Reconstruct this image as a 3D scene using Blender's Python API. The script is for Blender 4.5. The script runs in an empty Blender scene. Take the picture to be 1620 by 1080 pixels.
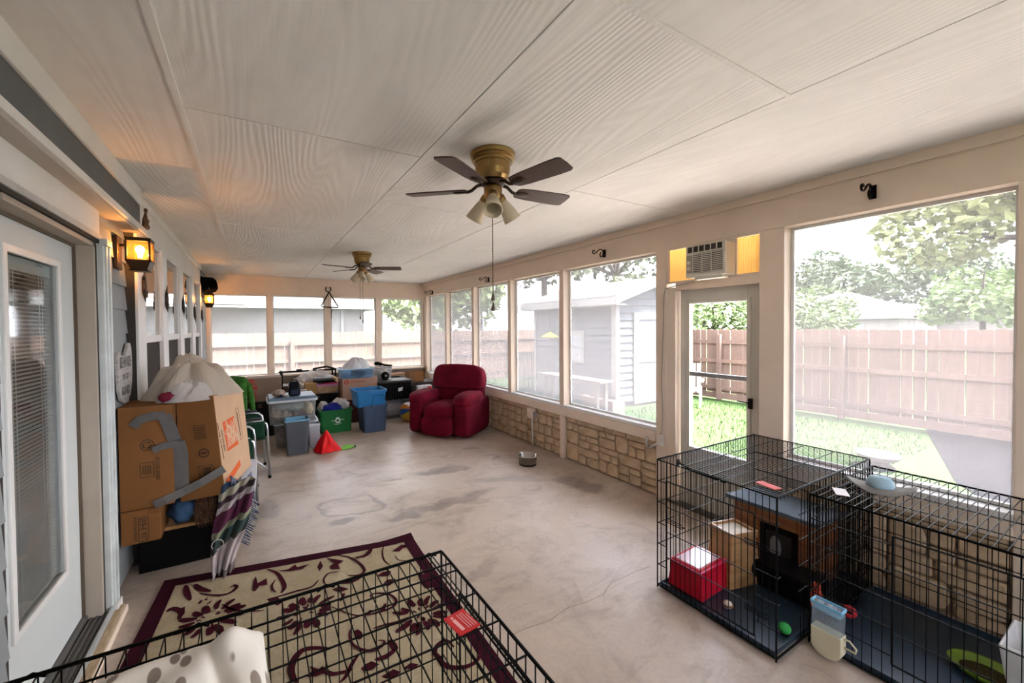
import bpy, bmesh, math, random
from mathutils import Vector, Matrix, Euler, noise
S = bpy.context.scene
COL = S.collection
PI = math.pi
rnd = random.Random(7)

# ------------------------------------------------------------------ camera
cd = bpy.data.cameras.new('camera'); cam = bpy.data.objects.new('camera', cd); COL.objects.link(cam)
cd.sensor_width = 36.0; cd.sensor_fit = 'HORIZONTAL'
cd.lens = 36.0 * 640.58 / 1620.0
cd.shift_x = 42.97 / 1620.0; cd.shift_y = -10.23 / 1620.0
cd.clip_start = 0.05; cd.clip_end = 400
_y, _p, _r = math.radians(29.67), math.radians(-1.084), math.radians(-0.508)
_fw = Vector((math.sin(_y)*math.cos(_p), math.cos(_y)*math.cos(_p), math.sin(_p)))
_rt = Vector((math.cos(_y), -math.sin(_y), 0)); _up = _rt.cross(_fw)
_r2 = _rt*math.cos(_r) + _up*math.sin(_r); _u2 = _up*math.cos(_r) - _rt*math.sin(_r)
_m = Matrix((( _r2.x, _u2.x, -_fw.x, 0.0), (_r2.y, _u2.y, -_fw.y, 0.0), (_r2.z, _u2.z, -_fw.z, 1.70), (0, 0, 0, 1)))
cam.matrix_world = _m
S.camera = cam

# ------------------------------------------------------------------ sky, sun, exposure
W = bpy.data.worlds.new('sky'); S.world = W; W.use_nodes = True
nt = W.node_tree; nt.nodes.clear()
wo = nt.nodes.new('ShaderNodeOutputWorld'); bg = nt.nodes.new('ShaderNodeBackground')
tc = nt.nodes.new('ShaderNodeTexCoord'); no = nt.nodes.new('ShaderNodeTexNoise'); rp = nt.nodes.new('ShaderNodeValToRGB')
no.inputs['Scale'].default_value = 2.2; no.inputs['Detail'].default_value = 5
rp.color_ramp.elements[0].position = .35; rp.color_ramp.elements[0].color = (.70, .78, 1.0, 1)
rp.color_ramp.elements[1].position = .62; rp.color_ramp.elements[1].color = (1.0, .99, .98, 1)
nt.links.new(tc.outputs['Generated'], no.inputs['Vector']); nt.links.new(no.outputs['Fac'], rp.inputs['Fac'])
nt.links.new(rp.outputs['Color'], bg.inputs['Color']); nt.links.new(bg.outputs['Background'], wo.inputs['Surface'])
bg.inputs['Strength'].default_value = .62
sd = bpy.data.lights.new('sun', 'SUN'); sun = bpy.data.objects.new('sun', sd); COL.objects.link(sun)
sd.energy = 5.0; sd.angle = math.radians(25); sd.color = (1.0, .985, .955)
sun.location = (9, -8, 20)
sun.rotation_euler = Vector((-.34, .30, -1.0)).to_track_quat('-Z', 'Y').to_euler()
S.view_settings.view_transform = 'Standard'; S.view_settings.look = 'None'
S.view_settings.gamma = 1.0; S.view_settings.use_curve_mapping = False
S.view_settings.exposure = 5.36

# ------------------------------------------------------------------ materials
def _nodes(name):
    m = bpy.data.materials.new(name); m.use_nodes = True
    n = m.node_tree; b = n.nodes['Principled BSDF']
    return m, n, b
def mix_col(n, fac, a, b, mode='MIX'):
    x = n.nodes.new('ShaderNodeMix'); x.data_type = 'RGBA'; x.blend_type = mode
    for k, v in ((0, fac), (6, a), (7, b)):
        if hasattr(v, 'links') or hasattr(v, 'is_linked'): n.links.new(v, x.inputs[k])
        elif k == 0: x.inputs[0].default_value = v
        else: x.inputs[k].default_value = (*v, 1) if len(v) == 3 else v
    return x.outputs[2]
def coords(n, kind='Object', scale=(1, 1, 1), rot=(0, 0, 0)):
    t = n.nodes.new('ShaderNodeTexCoord'); mp = n.nodes.new('ShaderNodeMapping')
    mp.inputs['Scale'].default_value = scale; mp.inputs['Rotation'].default_value = rot
    n.links.new(t.outputs[kind], mp.inputs['Vector']); return mp.outputs['Vector']
def tnoise(n, vec, scale, detail=3, rough=.55, dist=0):
    t = n.nodes.new('ShaderNodeTexNoise'); t.inputs['Scale'].default_value = scale
    t.inputs['Detail'].default_value = detail; t.inputs['Roughness'].default_value = rough
    t.inputs['Distortion'].default_value = dist; n.links.new(vec, t.inputs['Vector']); return t.outputs['Fac']
def ramp(n, fac, stops):
    r = n.nodes.new('ShaderNodeValToRGB'); e = r.color_ramp.elements
    while len(e) < len(stops): e.new(.5)
    for el, (p, c) in zip(e, stops):
        el.position = p; el.color = (*c, 1) if len(c) == 3 else c
    n.links.new(fac, r.inputs['Fac']); return r.outputs['Color']
def bump(n, b, h, strength=.3, dist=.01):
    x = n.nodes.new('ShaderNodeBump'); x.inputs['Strength'].default_value = strength; x.inputs['Distance'].default_value = dist
    n.links.new(h, x.inputs['Height']); n.links.new(x.outputs['Normal'], b.inputs['Normal'])
def mat(name, col, rough=.6, metal=0, var=.12, scale=6, bmp=0, bscale=60, stretch=(1, 1, 1), spec=None, alpha=None, trans=None, coat=None, sheen=None):
    m, n, b = _nodes(name)
    if max(col) < .03 and not metal: col = tuple(c*.4 for c in col); spec = .1 if spec is None else spec
    v = coords(n, 'Object', stretch)
    d = tuple(c*(1-var) for c in col); l = tuple(min(1, c*(1+var)) for c in col)
    c = ramp(n, tnoise(n, v, scale), [(.3, d), (.7, l)])
    n.links.new(c, b.inputs['Base Color'])
    b.inputs['Roughness'].default_value = rough; b.inputs['Metallic'].default_value = metal
    b.inputs['Specular IOR Level'].default_value = .18 if spec is None and not metal and rough > .38 else .4
    if spec is not None: b.inputs['Specular IOR Level'].default_value = spec
    if bmp: bump(n, b, tnoise(n, v, bscale, 2), bmp, .004)
    if alpha is not None: b.inputs['Alpha'].default_value = alpha
    if trans is not None: b.inputs['Transmission Weight'].default_value = trans
    if coat: b.inputs['Coat Weight'].default_value = coat
    if sheen: b.inputs['Sheen Weight'].default_value = sheen
    return m
def emis(name, col, strength):
    m, n, b = _nodes(name)
    b.inputs['Base Color'].default_value = (*col, 1)
    b.inputs['Emission Color'].default_value = (*col, 1); b.inputs['Emission Strength'].default_value = strength
    return m
def wood(name, dark, light, scale=4, rough=.5, stretch=(1, 1, 12), bmp=.1):
    m, n, b = _nodes(name)
    v = coords(n, 'Object', stretch)
    f = tnoise(n, v, scale, 4, .6, 1.2)
    n.links.new(ramp(n, f, [(.3, dark), (.7, light)]), b.inputs['Base Color'])
    b.inputs['Roughness'].default_value = rough
    if bmp: bump(n, b, f, bmp, .004)
    return m
def clear(name, tint=(1, 1, 1), mixf=.12, rough=.05, haze=None):
    """thin glass / clear plastic: transparent with a glossy reflection and a little haze"""
    m = bpy.data.materials.new(name); m.use_nodes = True; n = m.node_tree; n.nodes.clear()
    o = n.nodes.new('ShaderNodeOutputMaterial'); t = n.nodes.new('ShaderNodeBsdfTransparent'); g = n.nodes.new('ShaderNodeBsdfGlossy')
    t.inputs['Color'].default_value = (*tint, 1); g.inputs['Roughness'].default_value = rough
    lw = n.nodes.new('ShaderNodeLayerWeight'); lw.inputs['Blend'].default_value = .5   # Schlick reflectance, the same from both sides of a thin sheet
    pw_ = n.nodes.new('ShaderNodeMath'); pw_.operation = 'POWER'; pw_.inputs[1].default_value = 5; n.links.new(lw.outputs['Facing'], pw_.inputs[0])
    ma = n.nodes.new('ShaderNodeMath'); ma.operation = 'MULTIPLY_ADD'; ma.inputs[1].default_value = .85; ma.inputs[2].default_value = .035; n.links.new(pw_.outputs[0], ma.inputs[0])
    mx = n.nodes.new('ShaderNodeMixShader'); n.links.new(ma.outputs[0], mx.inputs[0])
    n.links.new(t.outputs[0], mx.inputs[1]); n.links.new(g.outputs[0], mx.inputs[2])
    last = mx.outputs[0]
    if haze:
        d = n.nodes.new('ShaderNodeBsdfDiffuse'); tl = n.nodes.new('ShaderNodeBsdfTranslucent')
        d.inputs['Color'].default_value = (*haze, 1); tl.inputs['Color'].default_value = (*haze, 1)
        a = n.nodes.new('ShaderNodeMixShader'); a.inputs[0].default_value = .5
        n.links.new(d.outputs[0], a.inputs[1]); n.links.new(tl.outputs[0], a.inputs[2])
        b2 = n.nodes.new('ShaderNodeMixShader'); b2.inputs[0].default_value = mixf
        n.links.new(last, b2.inputs[1]); n.links.new(a.outputs[0], b2.inputs[2]); last = b2.outputs[0]
    n.links.new(last, o.inputs['Surface']); return m

# ------------------------------------------------------------------ mesh builder
class MB:
    def __init__(s): s.v = []; s.f = []; s.mi = []; s.cur = 0
    def add(s, vs, fs, M=None):
        o = len(s.v)
        s.v += [tuple(M @ Vector(p)) if M is not None else tuple(p) for p in vs]
        s.f += [tuple(i+o for i in f) for f in fs]; s.mi += [s.cur]*len(fs); return s
    def box(s, x0, x1, y0, y1, z0, z1, M=None):
        vs = [(x, y, z) for z in (z0, z1) for y in (y0, y1) for x in (x0, x1)]
        return s.add(vs, [(0, 2, 3, 1), (4, 5, 7, 6), (0, 1, 5, 4), (2, 6, 7, 3), (0, 4, 6, 2), (1, 3, 7, 5)], M)
    def cbox(s, c, d, M=None):
        return s.box(c[0]-d[0]/2, c[0]+d[0]/2, c[1]-d[1]/2, c[1]+d[1]/2, c[2]-d[2]/2, c[2]+d[2]/2, M)
    def frustum(s, w0, d0, w1, d1, z0, z1, M=None):
        vs = [(sx*w/2, sy*d/2, z) for (w, d, z) in ((w0, d0, z0), (w1, d1, z1)) for sy in (-1, 1) for sx in (-1, 1)]
        return s.add(vs, [(0, 2, 3, 1), (4, 5, 7, 6), (0, 1, 5, 4), (2, 6, 7, 3), (0, 4, 6, 2), (1, 3, 7, 5)], M)
    def tube(s, pts, r, n=6, M=None, closed=False):
        pts = [Vector(p) for p in pts]; rs = r if isinstance(r, (list, tuple)) else [r]*len(pts)
        vs = []; fs = []; N = len(pts); pu = None
        for i, p in enumerate(pts):
            if closed: t = pts[(i+1) % N]-pts[i-1]
            else: t = pts[min(i+1, N-1)]-pts[max(i-1, 0)]
            t.normalize()
            if pu is None: pu = t.orthogonal().normalized()
            u = (pu - t*pu.dot(t)); u = u.normalized() if u.length > 1e-6 else t.orthogonal().normalized()
            pu = u; w = t.cross(u)
            for k in range(n):
                a = 2*PI*k/n; vs.append(p+(u*math.cos(a)+w*math.sin(a))*rs[i])
        for i in range(N if closed else N-1):
            j = (i+1) % N
            for k in range(n):
                k2 = (k+1) % n; fs.append((i*n+k, i*n+k2, j*n+k2, j*n+k))
        if not closed: fs += [tuple(range(n-1, -1, -1)), tuple(range((N-1)*n, N*n))]
        return s.add(vs, fs, M)
    def rod(s, a, b, r, n=4): return s.tube([a, b], r, n)
    def slathe(s, prof, n=24, M=None):
        for i in range(len(prof)-1): s.lathe(prof[i:i+2], n, M)
        return s
    def lathe(s, prof, n=24, M=None, a0=0, a1=2*PI):
        vs = []; fs = []; full = abs(a1-a0-2*PI) < 1e-6; cols = n if full else n+1
        for (r, z) in prof:
            for k in range(cols):
                a = a0+(a1-a0)*k/n; vs.append((r*math.cos(a), r*math.sin(a), z))
        for i in range(len(prof)-1):
            for k in range(n):
                k2 = (k+1) % cols; fs.append((i*cols+k, i*cols+k2, (i+1)*cols+k2, (i+1)*cols+k))
        return s.add(vs, fs, M)
    def prism(s, poly, z0, z1, M=None):
        n = len(poly); vs = [(x, y, z0) for x, y in poly]+[(x, y, z1) for x, y in poly]
        fs = [tuple(range(n-1, -1, -1)), tuple(range(n, 2*n))]+[(i, (i+1) % n, (i+1) % n+n, i+n) for i in range(n)]
        return s.add(vs, fs, M)
    def grid(s, fn, nu, nv, M=None, closeu=False):
        vs = [fn(i/nu, j/nv) for j in range(nv+1) for i in range(nu+1)]
        fs = [(j*(nu+1)+i, j*(nu+1)+i+1, (j+1)*(nu+1)+i+1, (j+1)*(nu+1)+i) for j in range(nv) for i in range(nu)]
        return s.add(vs, fs, M)
    def blob(s, c, r, nu=16, nv=10, fn=None, M=None):
        vs = []; fs = []
        for j in range(nv+1):
            th = PI*j/nv
            for i in range(nu):
                ph = 2*PI*i/nu; d = Vector((math.sin(th)*math.cos(ph), math.sin(th)*math.sin(ph), math.cos(th)))
                k = fn(d) if fn else 1.0
                vs.append((c[0]+d.x*r[0]*k, c[1]+d.y*r[1]*k, c[2]+d.z*r[2]*k))
        for j in range(nv):
            for i in range(nu):
                i2 = (i+1) % nu; fs.append((j*nu+i, (j+1)*nu+i, (j+1)*nu+i2, j*nu+i2))
        return s.add(vs, fs, M)
    def mesh(s, name, mats, smooth=False):
        me = bpy.data.meshes.new(name); me.from_pydata(s.v, [], s.f)
        for m in (mats if isinstance(mats, (list, tuple)) else [mats]): me.materials.append(m)
        if any(s.mi): me.polygons.foreach_set('material_index', s.mi)
        if smooth: me.polygons.foreach_set('use_smooth', [True]*len(s.f))
        me.validate(); me.update(); return me
    def build(s, name, mats, parent=None, smooth=False, bevel=0, seg=2, sub=0, loc=None, rot=None, merge=False, label=None, kind=None, solid=0, auto=None):
        me = s.mesh(name, mats, smooth)
        if merge:
            bm = bmesh.new(); bm.from_mesh(me); bmesh.ops.remove_doubles(bm, verts=bm.verts, dist=1e-4)
            bmesh.ops.recalc_face_normals(bm, faces=bm.faces); bm.to_mesh(me); bm.free()
        o = bpy.data.objects.new(name, me); COL.objects.link(o)
        if parent is not None: o.parent = parent
        if loc is not None: o.location = loc
        if rot is not None: o.rotation_euler = rot
        if solid: md = o.modifiers.new('solid', 'SOLIDIFY'); md.thickness = solid; md.offset = 0
        if bevel:
            md = o.modifiers.new('bevel', 'BEVEL'); md.width = bevel; md.segments = seg; md.limit_method = 'ANGLE'; md.angle_limit = math.radians(40)
            if smooth is None: pass
        if sub: md = o.modifiers.new('sub', 'SUBSURF'); md.levels = sub; md.render_levels = sub
        if label: o['label'] = label
        if kind: o['kind'] = kind
        return o
def new(): return MB()
def tag(o, label, cat, group=None, kind=None):
    if label: o['label'] = label
    if cat: o['category'] = cat
    if group: o['group'] = group
    if kind: o['kind'] = kind
    return o
def thing(name, label, cat, loc=(0, 0, 0), rz=0, group=None, rot=None):
    o = bpy.data.objects.new(name, None); COL.objects.link(o); o.empty_display_size = .05
    o.location = loc; o.rotation_euler = rot if rot else (0, 0, rz)
    return tag(o, label, cat, group)
def struct(name, label=None, loc=(0, 0, 0)):
    o = bpy.data.objects.new(name, None); COL.objects.link(o); o.location = loc; o.empty_display_size = .05
    o['kind'] = 'structure'
    if label: o['label'] = label
    return o
def text(name, body, size, mtl, parent, loc, rot, label=None, ext=.0008, align='CENTER', xs=1):
    cu = bpy.data.curves.new(name, 'FONT'); cu.body = body; cu.size = size; cu.extrude = ext
    cu.align_x = align; cu.align_y = 'CENTER'
    cu.resolution_u = 2
    t = bpy.data.objects.new(name, cu); COL.objects.link(t)
    dg = bpy.context.evaluated_depsgraph_get(); me = bpy.data.meshes.new_from_object(t.evaluated_get(dg))
    bpy.data.objects.remove(t); bpy.data.curves.remove(cu)
    me.name = name; me.materials.clear(); me.materials.append(mtl)
    o = bpy.data.objects.new(name, me); COL.objects.link(o); o.parent = parent; o.location = loc; o.rotation_euler = rot; o.scale = (xs, 1, 1)
    if label: o['label'] = label
    return o
def copy_tree(o, parent=None):
    c = o.copy(); COL.objects.link(c)
    if parent is not None: c.parent = parent
    for ch in list(o.children): copy_tree(ch, c)
    return c
def frame(M): return M
def T(x, y, z): return Matrix.Translation((x, y, z))
def RX(a): return Matrix.Rotation(a, 4, 'X')
def RY(a): return Matrix.Rotation(a, 4, 'Y')
def RZ(a): return Matrix.Rotation(a, 4, 'Z')
# ------------------------------------------------------------------ shared materials
def m_ceiling():
    m, n, b = _nodes('textured ceiling board')
    v = coords(n, 'Object', (1, .10, 1))
    warp = tnoise(n, coords(n, 'Object', (1.5, .20, 1)), 1.0, 2, .45)
    sx = n.nodes.new('ShaderNodeSeparateXYZ'); n.links.new(coords(n, 'Object'), sx.inputs[0])
    p1 = n.nodes.new('ShaderNodeMath'); p1.operation = 'MULTIPLY'; p1.inputs[1].default_value = 210; n.links.new(warp, p1.inputs[0])
    p2 = n.nodes.new('ShaderNodeMath'); p2.operation = 'MULTIPLY_ADD'; p2.inputs[1].default_value = 125; n.links.new(sx.outputs['X'], p2.inputs[0]); n.links.new(p1.outputs[0], p2.inputs[2])
    p3 = n.nodes.new('ShaderNodeMath'); p3.operation = 'SINE'; n.links.new(p2.outputs[0], p3.inputs[0])
    p4 = n.nodes.new('ShaderNodeMapRange'); p4.inputs['From Min'].default_value = -1; n.links.new(p3.outputs[0], p4.inputs['Value'])
    fine = tnoise(n, coords(n, 'Object', (1, .03, 1)), 75, 3, .6)
    h = mix_col(n, .5, p4.outputs[0], fine)
    st = tnoise(n, coords(n, 'Object', (.8, .5, 1)), 1.6, 4, .6, .5)
    c = ramp(n, st, [(.25, (.64, .63, .61)), (.5, (.74, .73, .71)), (.75, (.80, .79, .77))])
    c = mix_col(n, .09, c, ramp(n, h, [(.2, (.50, .475, .46)), (.6, (.82, .79, .765))]))
    n.links.new(c, b.inputs['Base Color']); b.inputs['Roughness'].default_value = .7
    area = tnoise(n, coords(n, 'Object', (.7, .35, 1)), 1.3, 2)
    hm = n.nodes.new('ShaderNodeMath'); hm.operation = 'MULTIPLY'; n.links.new(h, hm.inputs[0]); n.links.new(ramp(n, area, [(.36, (.16, .16, .16)), (.62, (1, 1, 1))]), hm.inputs[1])
    bump(n, b, hm.outputs[0], .42, .009); return m
def m_floor():
    m, n, b = _nodes('stained concrete')
    v = coords(n, 'Object')
    big = tnoise(n, v, .75, 5, .6, .8); mid = tnoise(n, v, 2.6, 6, .62, 1.5); fine = tnoise(n, v, 40, 3, .6)
    c = ramp(n, big, [(.30, (.385, .305, .245)), (.5, (.47, .385, .32)), (.72, (.55, .47, .405))])
    dark = ramp(n, mid, [(.30, (.72, .70, .69)), (.48, (1, 1, 1)), (.66, (1.06, 1.05, 1.03))])
    c = mix_col(n, .75, c, dark, 'MULTIPLY')
    # drag marks and rings of dried water, stretched across the slab
    st = tnoise(n, coords(n, 'Object', (.55, 1.9, 1), (0, 0, .25)), 1.9, 5, .65, 2.2)
    c = mix_col(n, .55, c, ramp(n, st, [(.40, (1, 1, 1)), (.54, (1, 1, 1)), (.61, (.80, .79, .78)), (.68, (.92, .92, .91))]), 'MULTIPLY')
    c = mix_col(n, .25, c, ramp(n, fine, [(.3, (.7, .7, .7)), (.7, (1.15, 1.15, 1.15))]), 'MULTIPLY')
    # water stains, plus painted chair shade and sky sheen, with own outlines: (x, y, radius x, radius y, turn, strength, ring)
    nz = n.nodes.new('ShaderNodeTexNoise'); nz.inputs['Scale'].default_value = 3.2; nz.inputs['Detail'].default_value = 5; n.links.new(v, nz.inputs['Vector'])
    sb = n.nodes.new('ShaderNodeVectorMath'); sb.operation = 'MULTIPLY_ADD'; sb.inputs[1].default_value = (.36, .36, 0); n.links.new(nz.outputs['Color'], sb.inputs[0]); 
    of = n.nodes.new('ShaderNodeVectorMath'); of.operation = 'ADD'; n.links.new(v, of.inputs[0]); of.inputs[1].default_value = (-.18, -.18, 0); n.links.new(of.outputs[0], sb.inputs[2])
    for (sx_, sy_, rx_, ry_, a_, st_, ring) in ((.80, 4.0, .33, .25, -.4, .55, 1), (.66, 3.66, .16, .09, 0, .75, 0), (1.6, 3.60, .62, .09, .05, .62, 0), (1.16, 3.48, .14, .07, 0, .7, 0), (1.95, 4.40, .42, .11, -.25, .62, 0), (1.3, 4.46, .20, .04, -.3, .5, 0), (3.02, 3.30, .18, .34, .2, .75, 0), (2.5, 3.75, .55, .10, -.5, .4, 0), (.25, 5.5, .45, .16, .3, .55, 0), (.10, 4.30, .16, .30, 0, .6, 0), (2.68, 4.52, .10, .06, 0, .6, 0), (2.6, 5.0, .16, .05, 0, .5, 0), (1.36, 2.46, .20, .10, .3, .35, 0), (2.05, 1.45, .5, .35, .3, -.45, 0), (1.9, 2.3, .5, .3, 0, -.25, 0)):
        mp = n.nodes.new('ShaderNodeMapping'); mp.vector_type = 'TEXTURE'; mp.inputs['Location'].default_value = (sx_, sy_, 0); mp.inputs['Rotation'].default_value = (0, 0, a_); mp.inputs['Scale'].default_value = (rx_, ry_, 1)
        n.links.new(sb.outputs[0], mp.inputs['Vector']); ln = n.nodes.new('ShaderNodeVectorMath'); ln.operation = 'LENGTH'; n.links.new(mp.outputs[0], ln.inputs[0])
        k = .60 if st_ > 0 else 1.5; d_ = tuple(1-(1-c_)*abs(st_) if st_ > 0 else 1+.5*abs(st_)*c_ for c_ in (.42, .42, .44))  # negative strength lightens: sky reflection by the crates put into the colour
        w3 = (1, 1, 1)
        c = mix_col(n, 1.0, c, ramp(n, ln.outputs['Value'], [(0, w3), (.74, w3), (.84, d_), (.90, d_), (1, w3)] if ring else [(0, d_), (.62 if st_ > 0 else .2, d_), (1, w3)]), 'MULTIPLY')
    n.links.new(c, b.inputs['Base Color'])
    n.links.new(ramp(n, mid, [(.3, (.48, .48, .48)), (.7, (.30, .30, .30))]), b.inputs['Roughness'])
    bump(n, b, fine, .12, .004); return m
def m_screen(name, open_=.55, haze=(.86, .85, .84)):
    """woven insect screen: open weave lets the view through, threads scatter light; closes up at a slant like a real weave"""
    m = bpy.data.materials.new(name); m.use_nodes = True; n = m.node_tree; n.nodes.clear()
    o = n.nodes.new('ShaderNodeOutputMaterial'); t = n.nodes.new('ShaderNodeBsdfTransparent')
    d = n.nodes.new('ShaderNodeBsdfDiffuse'); tl = n.nodes.new('ShaderNodeBsdfTranslucent')
    d.inputs['Color'].default_value = (*haze, 1); tl.inputs['Color'].default_value = (*haze, 1)
    a = n.nodes.new('ShaderNodeMixShader'); a.inputs[0].default_value = .62
    n.links.new(d.outputs[0], a.inputs[1]); n.links.new(tl.outputs[0], a.inputs[2])
    lw = n.nodes.new('ShaderNodeLayerWeight'); lw.inputs['Blend'].default_value = .5
    mr = n.nodes.new('ShaderNodeMapRange'); mr.inputs['From Min'].default_value = 0; mr.inputs['From Max'].default_value = 1
    mr.inputs['To Min'].default_value = 1-open_; mr.inputs['To Max'].default_value = 1.0
    n.links.new(lw.outputs['Facing'], mr.inputs['Value'])
    # faint weave
    v = coords(n, 'Object', (1, 1, 1)); f = tnoise(n, coords(n, 'Object', (120, 120, 6)), 1.0, 2); f2 = tnoise(n, coords(n, 'Object', (6, 6, 140)), 1.0, 2)
    ad = n.nodes.new('ShaderNodeMath'); ad.operation = 'ADD'; n.links.new(f, ad.inputs[0]); n.links.new(f2, ad.inputs[1])
    m2 = n.nodes.new('ShaderNodeMath'); m2.operation = 'MULTIPLY_ADD'; m2.inputs[1].default_value = .22; n.links.new(ad.outputs[0], m2.inputs[0])
    m2.use_clamp = True
    sb = n.nodes.new('ShaderNodeMath'); sb.operation = 'SUBTRACT'; sb.inputs[1].default_value = .22; n.links.new(mr.outputs[0], sb.inputs[0])
    n.links.new(sb.outputs[0], m2.inputs[2])
    mx = n.nodes.new('ShaderNodeMixShader'); n.links.new(m2.outputs[0], mx.inputs[0])
    n.links.new(t.outputs[0], mx.inputs[1]); n.links.new(a.outputs[0], mx.inputs[2]); n.links.new(mx.outputs[0], o.inputs['Surface'])
    return m
M_CEIL = m_ceiling(); M_FLOOR = m_floor()
M_JAMB_SHADED = mat('shaded jamb paint', (.42, .36, .30), .6, var=.04)  # trim paint darkened to carry the dim light at the left door
M_SOFF_SHADED = mat('shaded soffit paint', (.47, .43, .39), .6, var=.04)  # white paint darkened to carry the shade under the eave
M_TRIM = mat('cream painted timber', (.78, .65, .53), .55, var=.05, scale=3, bmp=.05, bscale=40)
M_WHITE = mat('white painted trim', (.72, .71, .69), .5, var=.04, scale=3)
M_DOORW = mat('white door paint', (.60, .63, .63), .65, var=.03, scale=2)
M_SID = mat('grey painted siding', (.27, .285, .29), .6, var=.06, scale=3, bmp=.1, bscale=30)
M_FASC = mat('dark slate fascia paint', (.115, .125, .13), .55, var=.05)
M_DARK = mat('dark joint', (.05, .045, .04), .9)
M_SCR = m_screen('solar screen cloth', .68, (.155, .152, .158))
M_SCR2 = m_screen('far solar screen cloth', .64, (.19, .178, .175))
M_STONE = None
def m_stone():
    m, n, b = _nodes('limestone block')
    v = coords(n, 'Object'); oi = n.nodes.new('ShaderNodeObjectInfo')
    f = tnoise(n, v, 5, 6, .65); f2 = tnoise(n, v, 45, 4, .6)
    c = ramp(n, f, [(.25, (.34, .235, .145)), (.5, (.56, .415, .27)), (.75, (.70, .54, .375))])
    c = mix_col(n, .45, c, ramp(n, oi.outputs['Random'], [(0, (.78, .74, .70)), (.5, (1, 1, 1)), (1, (1.15, 1.1, 1.0))]), 'MULTIPLY')
    n.links.new(c, b.inputs['Base Color']); b.inputs['Roughness'].default_value = .85
    bump(n, b, mix_col(n, .5, f, f2), .7, .02); return m
M_STONE = m_stone()
M_MORT = mat('grey brown mortar', (.34, .26, .18), .95, var=.2, scale=20, bmp=.4, bscale=90)
M_BLACK = mat('black painted iron', (.012, .011, .011), .45, var=.1)
M_BRONZE = mat('oil rubbed bronze', (.05, .032, .022), .42, metal=.7, var=.2)
M_CHROME = mat('brushed steel', (.36, .34, .315), .25, metal=1, var=.06)
M_GLASS = clear('window glass')

XR, YF, HC = 3.468, 8.89, 2.722
XL = -.79                     # house wall siding plane
YB = -2.6                     # near end of the porch, behind the camera
# ------------------------------------------------------------------ floor
fl = new().box(-1.0, 3.75, YB-.3, YF+.3, -.12, 0).build('floor', M_FLOOR); fl['kind'] = 'structure'
crk = [(1.22, 1.85), (1.30, 1.85), (1.38, 1.84), (1.47, 1.83), (1.55, 1.85), (1.63, 1.86), (1.70, 1.845), (1.77, 1.84), (1.9, 1.84), (1.97, 1.875), (2.04, 1.90), (2.15, 1.895), (2.26, 1.90), (2.4, 1.89)]
b = new()
for i in range(len(crk)-1):
    (x0, y0), (x1, y1) = crk[i], crk[i+1]; d = Vector((y0-y1, x1-x0, 0)).normalized()*.0014
    b.add([(x0-d.x, y0-d.y, .0008), (x0+d.x, y0+d.y, .0008), (x1+d.x, y1+d.y, .0008), (x1-d.x, y1-d.y, .0008)], [(0, 1, 2, 3)])
b.build('crack', mat('crack shadow', (.13, .10, .075), .9), fl)

# ------------------------------------------------------------------ ceiling boards
ce = struct('ceiling', loc=(0, 0, HC))
strips = [(-.80, -.277, [-.6, 3.17, 5.52, 7.85]), (-.277, .887, [-.05, 2.31, 4.62, 6.95]), (.887, 2.09, [-1.4, .91, 3.25, 5.6, 7.95]), (2.09, 3.56, [-.1, 2.33, 4.7, 7.0])]
g = .0035
for (x0, x1, js) in strips:
    ys = [YB-.2]+js+[YF+.15]
    for a, c in zip(ys[:-1], ys[1:]):
        cx, cy = (x0+x1)/2, (a+c)/2
        o = new().box(-(x1-x0)/2+g, (x1-x0)/2-g, -(c-a)/2+g, (c-a)/2-g, 0, .012).build('ceiling_board', M_CEIL, ce, loc=(cx, cy, 0))
new().box(-1.2, 4.9, YB-.5, YF+1.2, .014, .10).build('roof_deck_sun_block', M_DARK, ce)  # unseen deck, its eave made wide to keep direct sun out
new().box(-.277-.014, -.277+.014, YB, YF, -.009, .0).build('batten', M_CEIL, ce)
new().box(.887, 2.09, .91-.009, .91+.009, -.006, .0).build('batten', M_CEIL, ce)
new().box(2.09-.004, 2.09+.004, 2.6, YF, -.004, 0).build('batten', M_CEIL, ce)
new().box(-.277, .887, 4.62-.008, 4.62+.008, -.004, 0).build('batten', M_CEIL, ce)

# ------------------------------------------------------------------ right wall: posts, header, sill rail, stone wainscot
wr = struct('wall_right')
new().box(3.45, 3.62, YB, YF+.1, 2.43, HC).build('header', M_TRIM, wr, bevel=.004)
new().box(3.425, 3.452, YB, YF, 2.655, HC).build('crown_board', M_TRIM, wr, bevel=.003)
for (a, c, z) in ((2.52, 2.64, 0), (1.527, 1.70, 0), (.33, .462, 0)):
    new().box(3.45, 3.60, a, c, z, 2.43).build('post', M_TRIM, wr, bevel=.004)
POSTS = [7.70, 6.50, 5.29, 4.06]
for y in POSTS:
    new().box(3.45, 3.59, y-.042, y+.042, .69, 2.43).build('post', M_TRIM, wr, bevel=.003)
new().box(3.45, 3.60, 8.76, YF+.05, 0, 2.43).build('corner_post', M_TRIM, wr, bevel=.003)
for (a, c) in ((2.64, YF), (.462, 1.527), (YB, .33)):
    new().box(3.44, 3.60, a, c, .55, .655).build('sill_rail', M_TRIM, wr, bevel=.004)
    new().box(3.452, 3.66, a, c, .655, .69).build('sill', M_WHITE, wr, bevel=.004)
    new().box(3.49, 3.64, a, c, -.1, .56).build('mortar', M_MORT, wr)
new().box(3.435, 3.50, 4.005, 4.085, 0, .55).build('stub_post', M_TRIM, wr, bevel=.003)
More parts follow.
